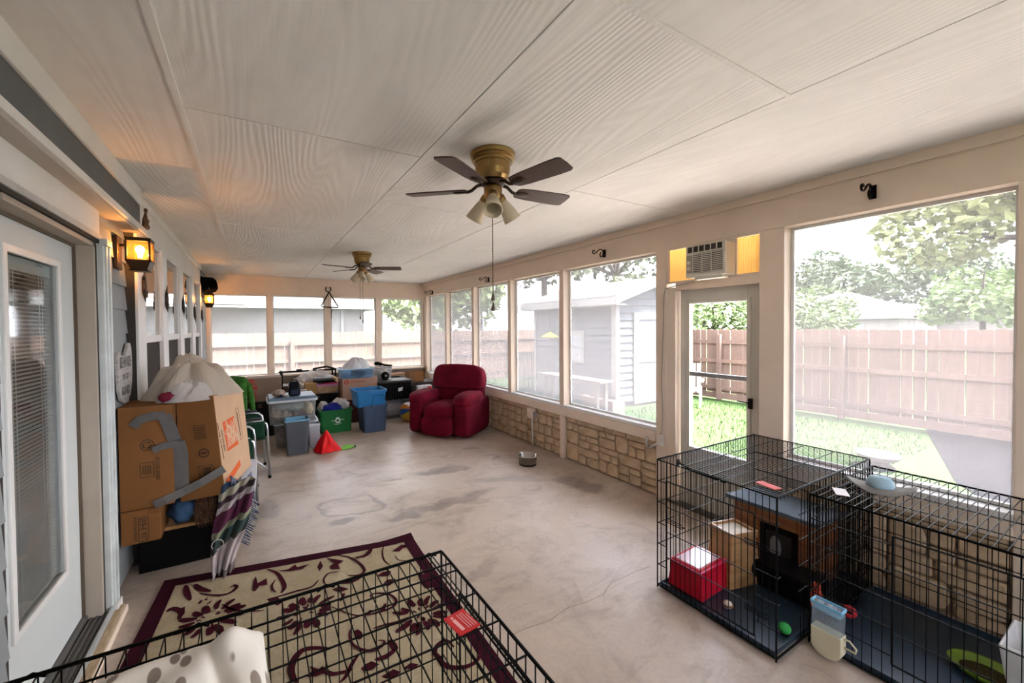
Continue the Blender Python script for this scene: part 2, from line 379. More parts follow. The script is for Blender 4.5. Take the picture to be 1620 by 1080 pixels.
# ragged ashlar: split each wainscot panel into stones
def split(r, out, d=0):
    (a, z0, c, z1) = r; w, h = c-a, z1-z0
    lim_w = rnd.uniform(.20, .42); lim_h = rnd.uniform(.12, .24)
    if w <= lim_w and h <= lim_h or d > 8: out.append(r); return
    if w/ lim_w > h/lim_h:
        k = a+w*rnd.uniform(.36, .64); split((a, z0, k, z1), out, d+1); split((k, z0, c, z1), out, d+1)
    else:
        k = z0+h*rnd.uniform(.36, .64); split((a, z0, c, k), out, d+1); split((a, k, c, z1), out, d+1)
def stone(a, z0, c, z1):
    w, h = c-a, z1-z0; g = rnd.uniform(.004, .008); P = []
    x0, x1, y0, y1 = -w/2+g, w/2-g, -h/2+g, h/2-g; q = min(w, h)
    for (cx, cy, sx, sy) in ((x0, y0, 1, 1), (x1, y0, -1, 1), (x1, y1, -1, -1), (x0, y1, 1, -1)):
        r = rnd.choice([.08, .12, .15, .28, .40])*q
        pa = (cx+sx*r, cy+rnd.uniform(-.002, .003)*sy); pm = (cx+sx*r*.28, cy+sy*r*.28); pb = (cx+rnd.uniform(-.002, .003)*sx, cy+sy*r)
        P += [pa, pm, pb] if sx*sy < 0 else [pb, pm, pa]
    n = len(P); t = rnd.uniform(.016, .030)
    vs = [(0.02, x, y) for x, y in P]+[(-t*.7, x, y) for x, y in P]+[(-t*rnd.uniform(.95, 1.05), x*.88, y*.86) for x, y in P]
    fs = [(i, (i+1) % n, (i+1) % n+n, i+n) for i in range(n)]+[(i+n, (i+1) % n+n, (i+1) % n+2*n, i+2*n) for i in range(n)]+[tuple(range(2*n, 3*n))]
    me = new().add(vs, [tuple(reversed(f)) for f in fs]).mesh('stone', M_STONE)
    o = bpy.data.objects.new('stone', me); COL.objects.link(o); o.parent = wr; o.location = (3.487, (a+c)/2, (z0+z1)/2)
rnd.seed(5)
for (a, c) in ((2.645, 4.0), (4.09, 6.5), (6.5, 8.75), (.465, 1.52), (-.6, .325)):
    out = []; split((a, .012, c, .485), out)
    for r in out: stone(*r)
    k = a
    while k < c-.02:
        e = min(c, k+rnd.uniform(.3, .6)); e = c if c-e < .12 else e; stone(k, .487, e, .55); k = e
# screens of the right wall
wn = 0
def window(name, axis, pos, a, c, z0, z1, scr, parent=None, fr=.022):
    w = struct(name)
    if axis == 'x':
        new().box(pos, pos+.0015, a, c, z0, z1).build('screen', scr, w)
        f = new(); f.box(pos-.012, pos+.012, a, a+fr, z0, z1).box(pos-.012, pos+.012, c-fr, c, z0, z1).box(pos-.012, pos+.012, a+fr, c-fr, z0, z0+fr).box(pos-.012, pos+.012, a+fr, c-fr, z1-fr, z1)
    else:
        new().box(a, c, pos, pos+.0015, z0, z1).build('screen', scr, w)
        f = new(); f.box(a, a+fr, pos-.012, pos+.012, z0, z1).box(c-fr, c, pos-.012, pos+.012, z0, z1).box(a+fr, c-fr, pos-.012, pos+.012, z0, z0+fr).box(a+fr, c-fr, pos-.012, pos+.012, z1-fr, z1)
    f.build('frame', M_WHITE, w, bevel=.002)
    return w
ed = [8.76]+[k for y in POSTS for k in (y+.042, y-.042)]+[2.64]
for i in range(5):
    wn += 1; window('window_%d' % wn, 'x', 3.56, ed[2*i+1], ed[2*i], .69, 2.43, M_SCR)
wn += 1; window('window_%d' % wn, 'x', 3.56, .462, 1.527, .69, 2.43, M_SCR)
wn += 1; window('window_%d' % wn, 'x', 3.56, -2.5, .33, .69, 2.43, M_SCR)
# ------------------------------------------------------------------ far wall
wf = struct('wall_far')
new().box(-.80, 3.6, YF, YF+.14, 2.365, HC).build('header', M_TRIM, wf, bevel=.004)
new().box(-.74, 3.45, YF-.012, YF, 2.385, 2.40).build('trim_strip', M_TRIM, wf)
new().box(-.80, 3.6, YF, YF+.14, 0, .80).build('knee_wall', mat('brown grey knee wall', (.22, .175, .14), .8), wf)
new().box(-.74, 3.5, YF-.05, YF+.16, .78, .815).build('sill', M_TRIM, wf, bevel=.004)
FP = [(-.80, -.70), (.233, .32), (1.28, 1.395), (2.335, 2.447), (3.405, 3.6)]
for (a, c) in FP:
    new().box(a, c, YF, YF+.12, .815, 2.365).build('post', M_TRIM, wf, bevel=.003)
for i in range(4):
    wn += 1; window('window_%d' % wn, 'y', YF+.09, FP[i][1], FP[i+1][0], .815, 2.365, M_SCR2)
# near end behind the camera: an unseen painted wall round one added window
wb = struct('wall_back')
for (x0, x1, z0, z1) in ((-.8, .5, 0, HC), (2.5, 3.6, 0, HC), (.5, 2.5, 0, .69), (.5, 2.5, 2.43, HC)): new().box(x0, x1, YB-.14, YB, z0, z1).build('panel', M_TRIM, wb)
wn += 1; window('window_%d' % wn, 'y', YB-.08, .5, 2.5, .69, 2.43, M_SCR)  # unseen window added to brighten the near end

# ------------------------------------------------------------------ left (house) wall
wl = struct('wall_left')
new().box(-1.05, -.81, 3.14, YF+.1, 0, HC).build('sheathing', M_DARK, wl)
new().box(-1.05, -.81, YB, 2.16, 0, HC).build('sheathing', M_DARK, wl)
new().box(-1.05, -.81, 2.16, 3.14, 2.22, HC).build('sheathing', M_DARK, wl)
def siding(y0, y1, z0, z1, pitch=.165, x=XL):
    z = z0
    while z < z1-.01:
        t = min(z+pitch+.02, z1)
        vs = [(x+.006, y0, z), (x+.006, y1, z), (x-.008, y1, t), (x-.008, y0, t), (x-.02, y0, z), (x-.02, y1, z), (x-.02, y1, t), (x-.02, y0, t)]
        new().add(vs, [(0, 1, 2, 3), (7, 6, 5, 4), (4, 5, 1, 0), (3, 2, 6, 7), (5, 6, 2, 1), (4, 0, 3, 7)]).build('siding_board', M_SID, wl)
        z += pitch
siding(3.19, 3.80, .03, 2.40)
siding(7.86, YF, .03, HC, x=-.755)
siding(YB, 2.1, .03, 2.40)
# dropped eave above the door: soffit, fascia, trim
new().box(-.80, -.70, YB, 4.0, 2.40, 2.425).build('soffit', M_SOFF_SHADED, wl, bevel=.002)
new().box(-.71, -.688, YB, 4.0, 2.415, 2.455).build('soffit_edge', M_WHITE, wl, bevel=.002)
new().box(-.80, -.705, YB, 3.80, 2.455, 2.625).build('fascia', M_FASC, wl)
new().box(-.80, -.692, YB, 3.80, 2.605, HC).build('fascia_trim', M_WHITE, wl, bevel=.003)
# window wall: white upper band
new().box(-.80, -.735, 3.80, 7.86, 2.43, HC).build('frieze', M_WHITE, wl, bevel=.002)
new().box(-.80, -.722, 3.80, 7.92, 2.655, HC).build('frieze_trim', M_WHITE, wl, bevel=.002)
new().box(-.81, -.735, 3.79, 7.86, 0, .82).build('lower_panel', M_WHITE, wl)
new().box(-.81, -.742, 3.778, 3.791, 0, 2.43).build('corner_shade_strip', M_DARK, wl)  # dark strip painted in for the shadow beside the window trim
# four house windows: glass over a dark screen
M_PANE = None
def m_pane():
    m, n, b = _nodes('dark reflective house glass')
    b.inputs['Base Color'].default_value = (.045, .04, .035, 1); b.inputs['Roughness'].default_value = .03
    b.inputs['Specular IOR Level'].default_value = 1.0; b.inputs['Coat Weight'].default_value = 1.0; b.inputs['Coat IOR'].default_value = 2.2; b.inputs['Coat Roughness'].default_value = .02
    return m
M_PANE = m_pane()
M_DSCR = mat('brown insect screen', (.045, .036, .032), .8, var=.1, scale=60)
M_BLIND = mat('cream window blind', (.62, .56, .48), .7, var=.04)
LW = [(4.03, 4.715), (4.96, 5.72), (5.99, 6.755), (7.05, 7.71)]
ye = [3.79]+[k for w in LW for k in w]+[7.86]
for i in range(5):
    new().box(-.81, -.725, ye[2*i], ye[2*i+1], .82, 2.43).build('mullion', M_WHITE, wl, bevel=.003)
for i, (a, c) in enumerate(LW):
    wn += 1; w = struct('window_%d' % wn)
    new().box(-.765, -.755, a, c, 1.655, 2.41).build('pane', M_PANE, w)
    new().box(-.765, -.757, a, c, .82, 1.60).build('screen', M_DSCR, w)
    f = new(); f.box(-.775, -.738, a, c, 1.60, 1.66).box(-.775, -.738, a, c, 2.405, 2.435)
    f.box(-.775, -.742, a, a+.02, 1.66, 2.405).box(-.775, -.742, c-.02, c, 1.66, 2.405).box(-.775, -.742, a, c, .80, .84)
    f.build('frame', M_WHITE, w, bevel=.002)
# ------------------------------------------------------------------ left door with blinds between the glass
d1 = struct('door_1')
DX, D0, D1, DZ0, DZ1 = -.87, 2.20, 3.10, .09, 2.175
G0, G1, GZ0, GZ1 = 2.37, 2.87, .46, 2.03
f = new(); f.box(DX-.045, DX, D0, G0, DZ0, DZ1).box(DX-.045, DX, G1, D1, DZ0, DZ1).box(DX-.045, DX, G0, G1, DZ0, GZ0).box(DX-.045, DX, G0, G1, GZ1, DZ1)
f.build('door_leaf', M_DOORW, d1)
f = new(); k = .028
for (a, c, z0, z1) in ((G0-k, G0+.006, GZ0-k, GZ1+k), (G1-.006, G1+k, GZ0-k, GZ1+k), (G0, G1, GZ0-k, GZ0+.006), (G0, G1, GZ1-.006, GZ1+k)):
    f.box(DX-.002, DX+.012, a, c, z0, z1)
f.build('glazing_bead', M_WHITE, d1, bevel=.004)
new().box(DX-.012, DX-.010, G0, G1, GZ0, GZ1).build('pane', clear('dim door glass', (.85, .86, .86)), d1)
bl = new(); z = GZ0+.012
while z < GZ1-.07:
    bl.add([(DX-.034, G0+.012, z+.004), (DX-.034, G1-.012, z+.004), (DX-.021, G1-.012, z-.001), (DX-.021, G0+.012, z-.001), (DX-.034, G0+.012, z+.0058), (DX-.034, G1-.012, z+.0058), (DX-.021, G1-.012, z+.0008), (DX-.021, G0+.012, z+.0008)], [(3, 2, 1, 0), (4, 5, 6, 7), (2, 3, 7, 6)]); z += .0185
bl.build('blind_slats', mat('dusty blind slats', (.62, .60, .57), .6), d1, kind='stuff')
new().box(DX-.036, DX-.02, G0+.008, G1-.008, GZ1-.065, GZ1-.005).build('blind_headrail', mat('pale blue grey headrail', (.42, .50, .51), .5), d1)
cb = new()
for y in (G0+.10, G0+.13, G1-.10, G1-.13): cb.box(DX-.0225, DX-.020, y, y+.003, GZ0, GZ1-.06)
cb.build('blind_cords', M_WHITE, d1)
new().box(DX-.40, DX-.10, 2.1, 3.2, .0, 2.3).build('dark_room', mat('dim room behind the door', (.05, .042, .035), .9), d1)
cu = new()   # brown curtain behind the blind
cu.grid(lambda u, v: (DX-.085+.012*math.sin(u*40), 2.62+u*.27, .2+v*1.9), 40, 1)
cu.build('curtain', mat('brown curtain', (.11, .075, .05), .9), d1)
dj = struct('trim_1')
new().box(DX-.03, XL+.005, 3.10, 3.13, .06, 2.20).build('jamb', M_JAMB_SHADED, dj)
new().box(DX-.005, DX+.012, 3.085, 3.10, .06, 2.18).build('weather_strip', mat('brown weather strip', (.12, .09, .065), .7), dj)
new().box(DX-.03, XL+.005, D0-.05, 3.13, 2.18, 2.205).build('head_jamb', M_JAMB_SHADED, dj)
new().box(DX-.005, DX+.012, D0, 3.10, 2.166, 2.18).build('head_strip', mat('brown head strip', (.14, .11, .08), .7), dj)
new().box(XL-.01, XL+.012, YB, 3.19, 2.25, 2.40).build('head_casing', M_WHITE, dj)
new().box(XL-.01, XL+.03, YB, 3.15, 2.222, 2.252).build('screen_track', mat('grey aluminium track', (.52, .53, .52), .4, metal=.3), dj)
new().box(XL-.01, XL+.02, YB, 3.15, 2.205, 2.222).build('track_gap', M_DARK, dj)
new().box(XL-.012, XL+.006, 3.13, 3.152, .04, 2.21).build('side_gap', M_DARK, dj)
f = new()
f.box(XL-.01, XL+.035, 3.152, 3.175, .05, 2.215).box(XL-.01, XL+.045, 3.175, 3.195, .05, 2.215).box(XL-.01, XL+.035, 3.195, 3.215, .05, 2.215).box(XL-.01, XL+.05, 3.215, 3.24, .05, 2.215)
f.build('screen_post', mat('white aluminium post', (.62, .66, .66), .4), dj, bevel=.003)
new().box(XL-.01, XL+.056, 3.145, 3.247, 2.195, 2.235).build('post_cap', mat('white post cap', (.62, .66, .66), .4), dj, bevel=.004)
new().box(XL-.01, XL+.062, 3.15, 3.245, .02, .075).build('post_foot', M_WHITE, dj, bevel=.006)
M_SILL = mat('grey metal threshold', (.14, .135, .125), .5, metal=.3)
f = new(); f.box(DX-.05, XL+.03, 2.0, 3.13, -.02, .055)
f.box(DX-.05, DX+.02, 2.0, 3.13, .055, .085)
for k in range(3): f.box(DX+.03+k*.027, DX+.038+k*.027, 2.0, 3.13, .055, .066)
f.build('threshold', M_SILL, dj, bevel=.002)
new().box(XL+.03, XL+.045, 2.0, 3.15, .0, .075).build('threshold_nosing', mat('bright aluminium nosing', (.6, .63, .66), .35, metal=.5), dj, bevel=.002)
new().box(XL+.045, XL+.082, 2.0, 3.20, 0, .045).build('wood_strip', wood('bare weathered lumber', (.30, .20, .11), (.55, .42, .28), 9, .8, (8, 1, 8)), dj, bevel=.004)
new().box(XL+.082, XL+.096, 2.0, 3.20, 0, .04).build('painted_edge', M_TRIM, dj, bevel=.004)
# ------------------------------------------------------------------ right storm door
d2 = struct('door_2')
X2 = 3.515
new().box(3.455, 3.60, 2.43, 2.52, 0, 2.06).build('jamb', M_TRIM, d2, bevel=.003)
new().box(3.455, 3.60, 1.70, 2.43, 2.03, 2.10).build('head_jamb', M_TRIM, d2, bevel=.003)
new().box(3.45, 3.62, 1.70, 2.52, .0, .03).build('threshold', M_SILL, d2, bevel=.002)
M_D2 = mat('ivory storm door paint', (.62, .60, .54), .45, var=.03)
a0, a1, g0, g1, gz0, gz1 = 1.71, 2.42, 1.82, 2.32, .58, 1.90
f = new(); f.box(X2, X2+.04, a0, g0, .03, 2.03).box(X2, X2+.04, g1, a1, .03, 2.03).box(X2, X2+.04, g0, g1, .03, gz0).box(X2, X2+.04, g0, g1, gz1, 2.03)
f.build('door_leaf', M_D2, d2, bevel=.003)
f = new(); k = .03
for (a, c, z0, z1) in ((g0-k, g0, gz0-k, gz1+k), (g1, g1+k, gz0-k, gz1+k), (g0, g1, gz0-k, gz0), (g0, g1, gz1, gz1+k)): f.box(X2-.012, X2+.004, a, c, z0, z1)
f.build('glazing_bead', M_D2, d2, bevel=.003)
new().box(X2-.008, X2+.012, g0-.02, g1+.02, 1.235, 1.275).build('middle_rail', mat('grey aluminium rail', (.34, .35, .35), .4, metal=.4), d2, bevel=.003)
new().box(X2+.01, X2+.014, g0, g1, gz0, gz1).build('pane', M_GLASS, d2)
h = new(); h.cbox((X2-.02, 1.785, 1.06), (.02, .03, .085)).tube([(X2-.03, 1.785, 1.07), (X2-.05, 1.80, 1.07), (X2-.052, 1.87, 1.072)], .007, 6)
h.build('handle', M_BLACK, d2, bevel=.003)
cl = new(); cl.tube([(X2-.03, 2.41, .40), (X2-.03, 2.30, .37), (X2-.03, 2.28, .37)], .008, 6).tube([(X2-.03, 2.29, .37), (X2-.03, 1.98, .36)], .016, 8).cbox((X2-.03, 2.42, .40), (.03, .02, .05))
cl.build('closer', M_BLACK, d2)
# ------------------------------------------------------------------ outside: yard, fences, shed, houses, trees
M_GRASS = None
def m_ground(name, stops, scale, bmp=.5, rough=.95):
    m, n, b = _nodes(name); v = coords(n, 'Object')
    f = tnoise(n, v, scale, 6, .7); f2 = tnoise(n, v, scale*22, 3, .7)
    c = mix_col(n, .45, ramp(n, f, stops), ramp(n, f2, stops))
    n.links.new(c, b.inputs['Base Color']); b.inputs['Roughness'].default_value = rough; b.inputs['Specular IOR Level'].default_value = 0; bump(n, b, f2, bmp, .03); return m
M_GRASS = m_ground('lawn', [(.3, (0.01228, 0.02114, 0.007502)), (.5, (0.01841, 0.0307, 0.01159)), (.7, (0.02592, 0.03956, 0.01705))], 1.2)
M_GRAV = m_ground('dark gravel', [(.3, (0.002387, 0.002387, 0.003069)), (.5, (0.004433, 0.004263, 0.005115)), (.7, (0.009548, 0.009207, 0.01057))], 9)
M_CONC = mat('pale concrete walk and bounce patio', (0.4, 0.345, 0.31), .9, var=.12, scale=4)
GZ = -.10
gd = new().box(-40, 60, -45, 70, -.6, GZ-.012).build('lawn_floor', M_GRASS); gd['kind'] = 'structure'; gd.name = 'floor_yard'
gv = new().prism([(9.9, 2.25), (6.9, 1.33), (6.2, .9), (5.4, -4), (12, -4), (12, 2.25)], GZ-.012, GZ-.004).build('gravel_bed', M_GRAV); gv['kind'] = 'structure'; gv.name = 'floor_gravel'
wk = new().prism([(6.45, 1.12), (6.6, 1.45), (6.3, 2.0), (5.9, 2.4), (5.35, 2.6), (5.35, 11), (3.7, 11), (3.7, -4), (5.3, -4), (6.1, .9)], GZ-.012, GZ+.0).build('walk', M_CONC); wk['kind'] = 'structure'; wk.name = 'floor_walk_bounce_patio'  # walk strip plus unseen patio added to bounce sunlight onto the ceiling
# grass blades near the door
gb = new(); rnd.seed(3)
for i in range(5200):
    x = rnd.uniform(4.2, 9.4); y = rnd.uniform(1.9, 6.0)
    if y < 1.33+(x-6.9)*.307 + .1 or (x < 6.9 and y < 3.0) or x < 5.4: continue
    h = rnd.uniform(.03, .07); a = rnd.uniform(0, PI); dx, dy = math.cos(a)*.006, math.sin(a)*.006
    lx, ly = rnd.uniform(-.03, .03), rnd.uniform(-.03, .03)
    gb.add([(x-dx, y-dy, GZ-.015), (x+dx, y+dy, GZ-.015), (x+lx, y+ly, GZ+h)], [(0, 1, 2)])
M_BLADE = mat('grass blade', (.018, .032, .010), .9, var=.3, scale=30, spec=0)
tag(gb.build('grass_blades', M_BLADE), 'short green lawn grass growing outside the porch door', 'grass', kind='stuff')

def m_cedar():
    m, n, b = _nodes('cedar fence board'); v = coords(n, 'Object', (6, 6, .5)); oi = n.nodes.new('ShaderNodeObjectInfo')
    f = tnoise(n, v, 3, 4, .6)
    c = ramp(n, f, [(.3, (0.07405, 0.04376, 0.03299)), (.7, (0.1044, 0.06567, 0.05049))])
    c = mix_col(n, .5, c, ramp(n, oi.outputs['Random'], [(0, (.8, .78, .78)), (1, (1.2, 1.15, 1.1))]), 'MULTIPLY')
    n.links.new(c, b.inputs['Base Color']); b.inputs['Roughness'].default_value = .9; return m
M_CEDAR = m_cedar()
def fence(root, length, h, gap=.012, w=.137, count=None, rail_side=-1):
    """pickets along local +X, rails and posts on the local -Y side"""
    pk = new(); pk.add([(0, 0, .16), (w, 0, .16), (w, 0, h-.02), (w-.025, 0, h), (.025, 0, h), (0, 0, h-.02)]+[(0, .016, .16), (w, .016, .16), (w, .016, h-.02), (w-.025, .016, h), (.025, .016, h), (0, .016, h-.02)],
        [(0, 1, 2, 3, 4, 5), (11, 10, 9, 8, 7, 6)]+[(i, i+6, (i+1) % 6+6, (i+1) % 6) for i in range(6)])
    me = pk.mesh('picket', M_CEDAR); x = 0; i = 0
    while x < length:
        o = bpy.data.objects.new('picket', me); COL.objects.link(o); o.parent = root; o.location = (x, 0, rnd.uniform(-.008, .008)); x += w+gap*rnd.choice([.2, .6, 1, 1.4])
    for z in (h-.30, h*.55, .28): new().box(0, length, -.04, 0, z-.045, z+.045).build('rail', M_CEDAR, root)
    new().box(0, length, -.02, .018, .02, .16).build('kickboard', M_CEDAR, root)
    x = 1.2
    while x < length:
        new().box(x-.045, x+.045, -.13, -.04, 0, h-.12).build('post', M_CEDAR, root); x += 2.35
rnd.seed(11)
f1 = thing('fence', 'long cedar picket fence across the back yard seen through the storm door', 'fence', (9.85, 11.6, GZ), -PI/2)
fence(f1, 15.6, 1.70)
f2 = thing('fence', 'cedar picket fence beyond the far windows in front of the neighbour house', 'fence', (-5.0, 12.2, GZ), 0)
fence(f2, 14.8, 1.70)
# shed
def m_lap(name, col):
    return mat(name, col, .7, var=.04, scale=2)
M_SHED = m_lap('pale blue grey shed siding', (0.08424, 0.09238, 0.1037)); M_SHW = mat('white shed trim', (0.2009, 0.2009, 0.2009), .6, var=.03)
M_SHING = mat('grey asphalt shingle', (0.07128, 0.06642, 0.0648), .95, var=.25, scale=14)
sx0, sx1, sy0, sy1, sz1 = 6.9, 10.3, 6.3, 9.2, 2.36
sh = thing('shed', 'pale blue grey lap sided garden shed with white trim beside the lawn', 'shed', (sx0, sy0, GZ))
SW, SD, SH = 2.55, 2.9, 2.46
core = new(); core.box(.02, SW-.02, .02, SD-.02, 0, SH)
core.add([(.02, .02, SH), (SW-.02, .02, SH), (SW/2, .02, SH+.40), (.02, SD-.02, SH), (SW-.02, SD-.02, SH), (SW/2, SD-.02, SH+.40)], [(0, 1, 2), (5, 4, 3), (0, 2, 5, 3), (1, 4, 5, 2)])
core.build('wall', M_SHED, sh)
bd_x = new().add([(-.032, 0, 0), (-.032, SD, 0), (.004, SD, .17), (.004, 0, .17), (.02, 0, 0), (.02, SD, 0), (.02, SD, .17), (.02, 0, .17)], [(3, 2, 1, 0), (4, 5, 6, 7), (0, 1, 5, 4), (2, 3, 7, 6), (0, 4, 7, 3), (1, 2, 6, 5)]).mesh('siding_board', M_SHED)
bd_y = new().add([(0, -.032, 0), (SW, -.032, 0), (SW, .004, .17), (0, .004, .17), (0, .02, 0), (SW, .02, 0), (SW, .02, .17), (0, .02, .17)], [(0, 1, 2, 3), (7, 6, 5, 4), (4, 5, 1, 0), (3, 2, 6, 7), (0, 3, 7, 4), (5, 6, 2, 1)]).mesh('siding_board', M_SHED)
z = .12
while z < SH+.30:
    if z < SH-.1:
        o = bpy.data.objects.new('siding_board', bd_x); COL.objects.link(o); o.parent = sh; o.location = (0, 0, z)
    o = bpy.data.objects.new('siding_board', bd_y); COL.objects.link(o); o.parent = sh; o.location = (0, 0, z)
    if z > SH-.15:
        k = max(.05, 1-(z-SH+.17)/.52); o.scale = (k, 1, 1); o.location.x = SW*(1-k)/2
    z += .165
for (x, y) in ((0, 0), (0, SD), (SW, 0)):
    new().box(x-.045, x+.07 if x == 0 else x+.03, y-.045, y+.09 if y == 0 else y+.03, 0, SH).build('corner_board', M_SHW, sh)
for s in (-1, 1):
    vs = []
    for y in (-.28, SD+.28):
        vs += [(SW/2, y, SH+.44), (SW/2+s*(SW/2+.3), y, SH-.06), (SW/2+s*(SW/2+.3), y, SH-.01), (SW/2, y, SH+.49)]
    new().add(vs, [(0, 1, 2, 3), (7, 6, 5, 4), (0, 4, 5, 1), (1, 5, 6, 2), (2, 6, 7, 3), (3, 7, 4, 0)]).build('roof', M_SHING, sh)
    vs = []
    for y in (-.30, -.27):
        vs += [(SW/2, y, SH+.32), (SW/2+s*(SW/2+.31), y, SH-.19), (SW/2+s*(SW/2+.31), y, SH-.03), (SW/2, y, SH+.48)]
    new().add(vs, [(0, 1, 2, 3), (7, 6, 5, 4), (0, 4, 5, 1), (1, 5, 6, 2), (2, 6, 7, 3), (3, 7, 4, 0)]).build('rake_board', M_SHW, sh)
new().box(-.33, -.29, -.28, SD+.28, SH-.20, SH-.03).build('eave_board', M_SHW, sh)
new().box(-.29, .0, -.28, SD+.28, SH-.21, SH-.18).build('soffit', M_SHW, sh)
dr = new().box(.58, 1.42, -.05, -.02, .08, 2.05).build('door', M_SHED, sh)
f = new()
for (a, c, z0, z1) in ((.52, .66, .05, 2.1), (1.34, 1.48, .05, 2.1), (.66, 1.34, 1.95, 2.1), (.66, 1.34, .05, .18), (.66, 1.34, .98, 1.10)): f.box(a, c, -.07, -.03, z0, z1)
f.build('door_trim', M_SHW, sh)
wd = new().box(-.03, -.015, 1.02, 1.42, .98, 1.62).build('window', mat('grey shed window', (.22, .25, .28), .3), sh)
f = new()
for (a, c, z0, z1) in ((.95, 1.04, .92, 1.70), (1.40, 1.49, .92, 1.70), (1.0, 1.45, 1.60, 1.70), (1.0, 1.45, .92, 1.0), (1.0, 1.45, 1.28, 1.32)): f.box(-.05, -.01, a, c, z0, z1)
f.build('window_trim', M_SHW, sh)
yf = thing('bird_feeder', 'small yellow feeder hanging from the eave of the grey shed', 'bird feeder', (sx0-.22, 8.3, 1.42))
new().lathe([(.0, .16), (.24, .02), (.22, 0), (.0, .02)], 12).build('roof', mat('yellow plastic', (.55, .45, .06), .5), yf)
new().rod((0, 0, .14), (0, 0, .78), .004).build('wire', M_BLACK, yf)
# white picket railing beyond the shed
rl = thing('railing', 'white picket railing standing past the grey shed', 'railing', (6.6, 9.6, GZ))
for k in range(14): new().box(k*.14, k*.14+.07, 0, .025, .05, 1.05).build('picket', M_SHW, rl)
for z in (.25, .85): new().box(0, 1.95, .025, .06, z, z+.08).build('rail', M_SHW, rl)
# garden bench / table seen over the sill
gbn = thing('garden_bench', 'weathered pale garden bench in front of the shed', 'bench', (5.6, 5.5, GZ))
M_GREYW = wood('weathered grey wood', (0.03888, 0.03726, 0.03564), (0.0583, 0.0551, 0.05185), 4, .9, (1, 8, 1))
for k in range(3): new().box(.0+k*.12, .11+k*.12, 0, 1.9, .72, .76).build('slat', M_GREYW, gbn)
for y in (.12, 1.7):
    for x in (.04, .26): new().box(x, x+.07, y, y+.07, 0, .72).build('leg', M_GREYW, gbn)
pb = thing('planter_box', 'low orange brown wooden planter box beside the garden bench', 'planter', (6.2, 5.75, GZ))
new().box(0, .35, 0, .9, 0, .30).build('box', M_CEDAR, pb, bevel=.01)
new().blob((.17, .45, .30), (.15, .4, .05), 12, 6).build('soil', M_GRAV, pb)
# white slatted garden chair by the fence
gc = thing('garden_chair', 'white slatted garden chair standing on the lawn by the fence', 'chair', (8.55, 5.72, GZ), math.radians(-60))
for k in range(5): new().box(-.26+k*.11, -.18+k*.11, .22, .25, .30, .98, RX(-.2)).build('back_slat', M_SHW, gc)
for k in range(4): new().box(-.28, .28, -.28+k*.12, -.19+k*.12, .36, .385).build('seat_slat', M_SHW, gc)
for (x, y) in ((-.27, -.28), (.25, -.28), (-.27, .2), (.25, .2)): new().box(x, x+.04, y, y+.05, 0, .40).build('leg', M_SHW, gc)
for x in (-.33, .25): new().box(x, x+.09, -.32, .25, .56, .585).build('arm', M_SHW, gc)
for x in (-.29, .26): new().box(x, x+.03, -.28, -.24, .38, .56).build('arm_post', M_SHW, gc)
# round pale stone fire bowl on the lawn
bb = thing('bird_bath', 'round white topped stone basin on a low base on the lawn', 'bird bath', (6.82, 1.97, GZ))
M_PALE = mat('white stone', (0.04212, 0.0405, 0.03888), .8, var=.06)
new().lathe([(0, .145), (.17, .145), (.19, .165), (.215, .17), (.225, .155), (.19, .11), (.14, .09), (0, .09)], 28).build('basin', M_PALE, bb, smooth=True)
new().lathe([(.14, .10), (.11, .06), (.17, .0), (0, 0)], 20).build('base', mat('beige stone', (0.0324, 0.02527, 0.02009), .9), bb, smooth=True)
# neighbour houses
M_ROOFB = mat('brown grey shingle roof', (0.03564, 0.02981, 0.02851), .95, var=.2, scale=6)
M_HOUSE = mat('cream house wall', (0.1361, 0.1231, 0.1134), .8, var=.05); M_HOUSE2 = mat('white house siding', (0.162, 0.1588, 0.1555), .8, var=.04)
def hip(parent, x0, x1, y0, y1, z0, h, ov=.4):
    m = min(x1-x0, y1-y0)/2; cx = (x0+x1)/2; cy = (y0+y1)/2
    if x1-x0 > y1-y0: r = [(x0+m, cy, z0+h), (x1-m, cy, z0+h)]; f = [(0, 1, 5, 4), (2, 3, 4, 5), (1, 2, 5), (3, 0, 4)]
    else: r = [(cx, y0+m, z0+h), (cx, y1-m, z0+h)]; f = [(1, 2, 5, 4), (3, 0, 4, 5), (0, 1, 4), (2, 3, 5)]
    vs = [(x0-ov, y0-ov, z0), (x1+ov, y0-ov, z0), (x1+ov, y1+ov, z0), (x0-ov, y1+ov, z0)]+r
    new().add(vs, f+[(3, 2, 1, 0)]).build('roof', M_ROOFB, parent)
    new().box(x0-ov, x1+ov, y0-ov, y1+ov, z0-.22, z0-.002).build('eave_board', M_SHW, parent)
hs = thing('house', 'neighbour house with a brown hip roof and white vent behind the back fence', 'house', (42.0, 11.0, GZ))
new().box(0, 9, 0, 9.8, 0, 2.3).build('wall', M_HOUSE, hs)
hip(hs, 0, 9, 0, 9.8, 2.42, 2.3)
new().lathe([(.42, 0), (.42, .12), (.0, .25)], 14, T(.7, 5.2, 3.0)).build('roof_vent', M_SHW, hs)
for y in (2.0, 6.0):
    w = new().box(-.04, .0, y, y+1.2, .9, 1.9).build('window', mat('house window glass', (.12, .13, .14), .2), hs)
    new().box(-.06, -.02, y-.06, y+1.26, .84, .9).build('window_sill', M_SHW, w)
hs2 = thing('house', 'second neighbour house with a lower hip roof right of the vented roof', 'house', (52.0, 4.9, GZ))
new().box(0, 8, 0, 6.4, 0, 2.3).build('wall', M_HOUSE, hs2); hip(hs2, 0, 8, 0, 6.4, 2.42, 2.2)
hs3 = thing('house', 'white sided neighbour house behind the fence beyond the far windows', 'house', (-6, 15.5, GZ))
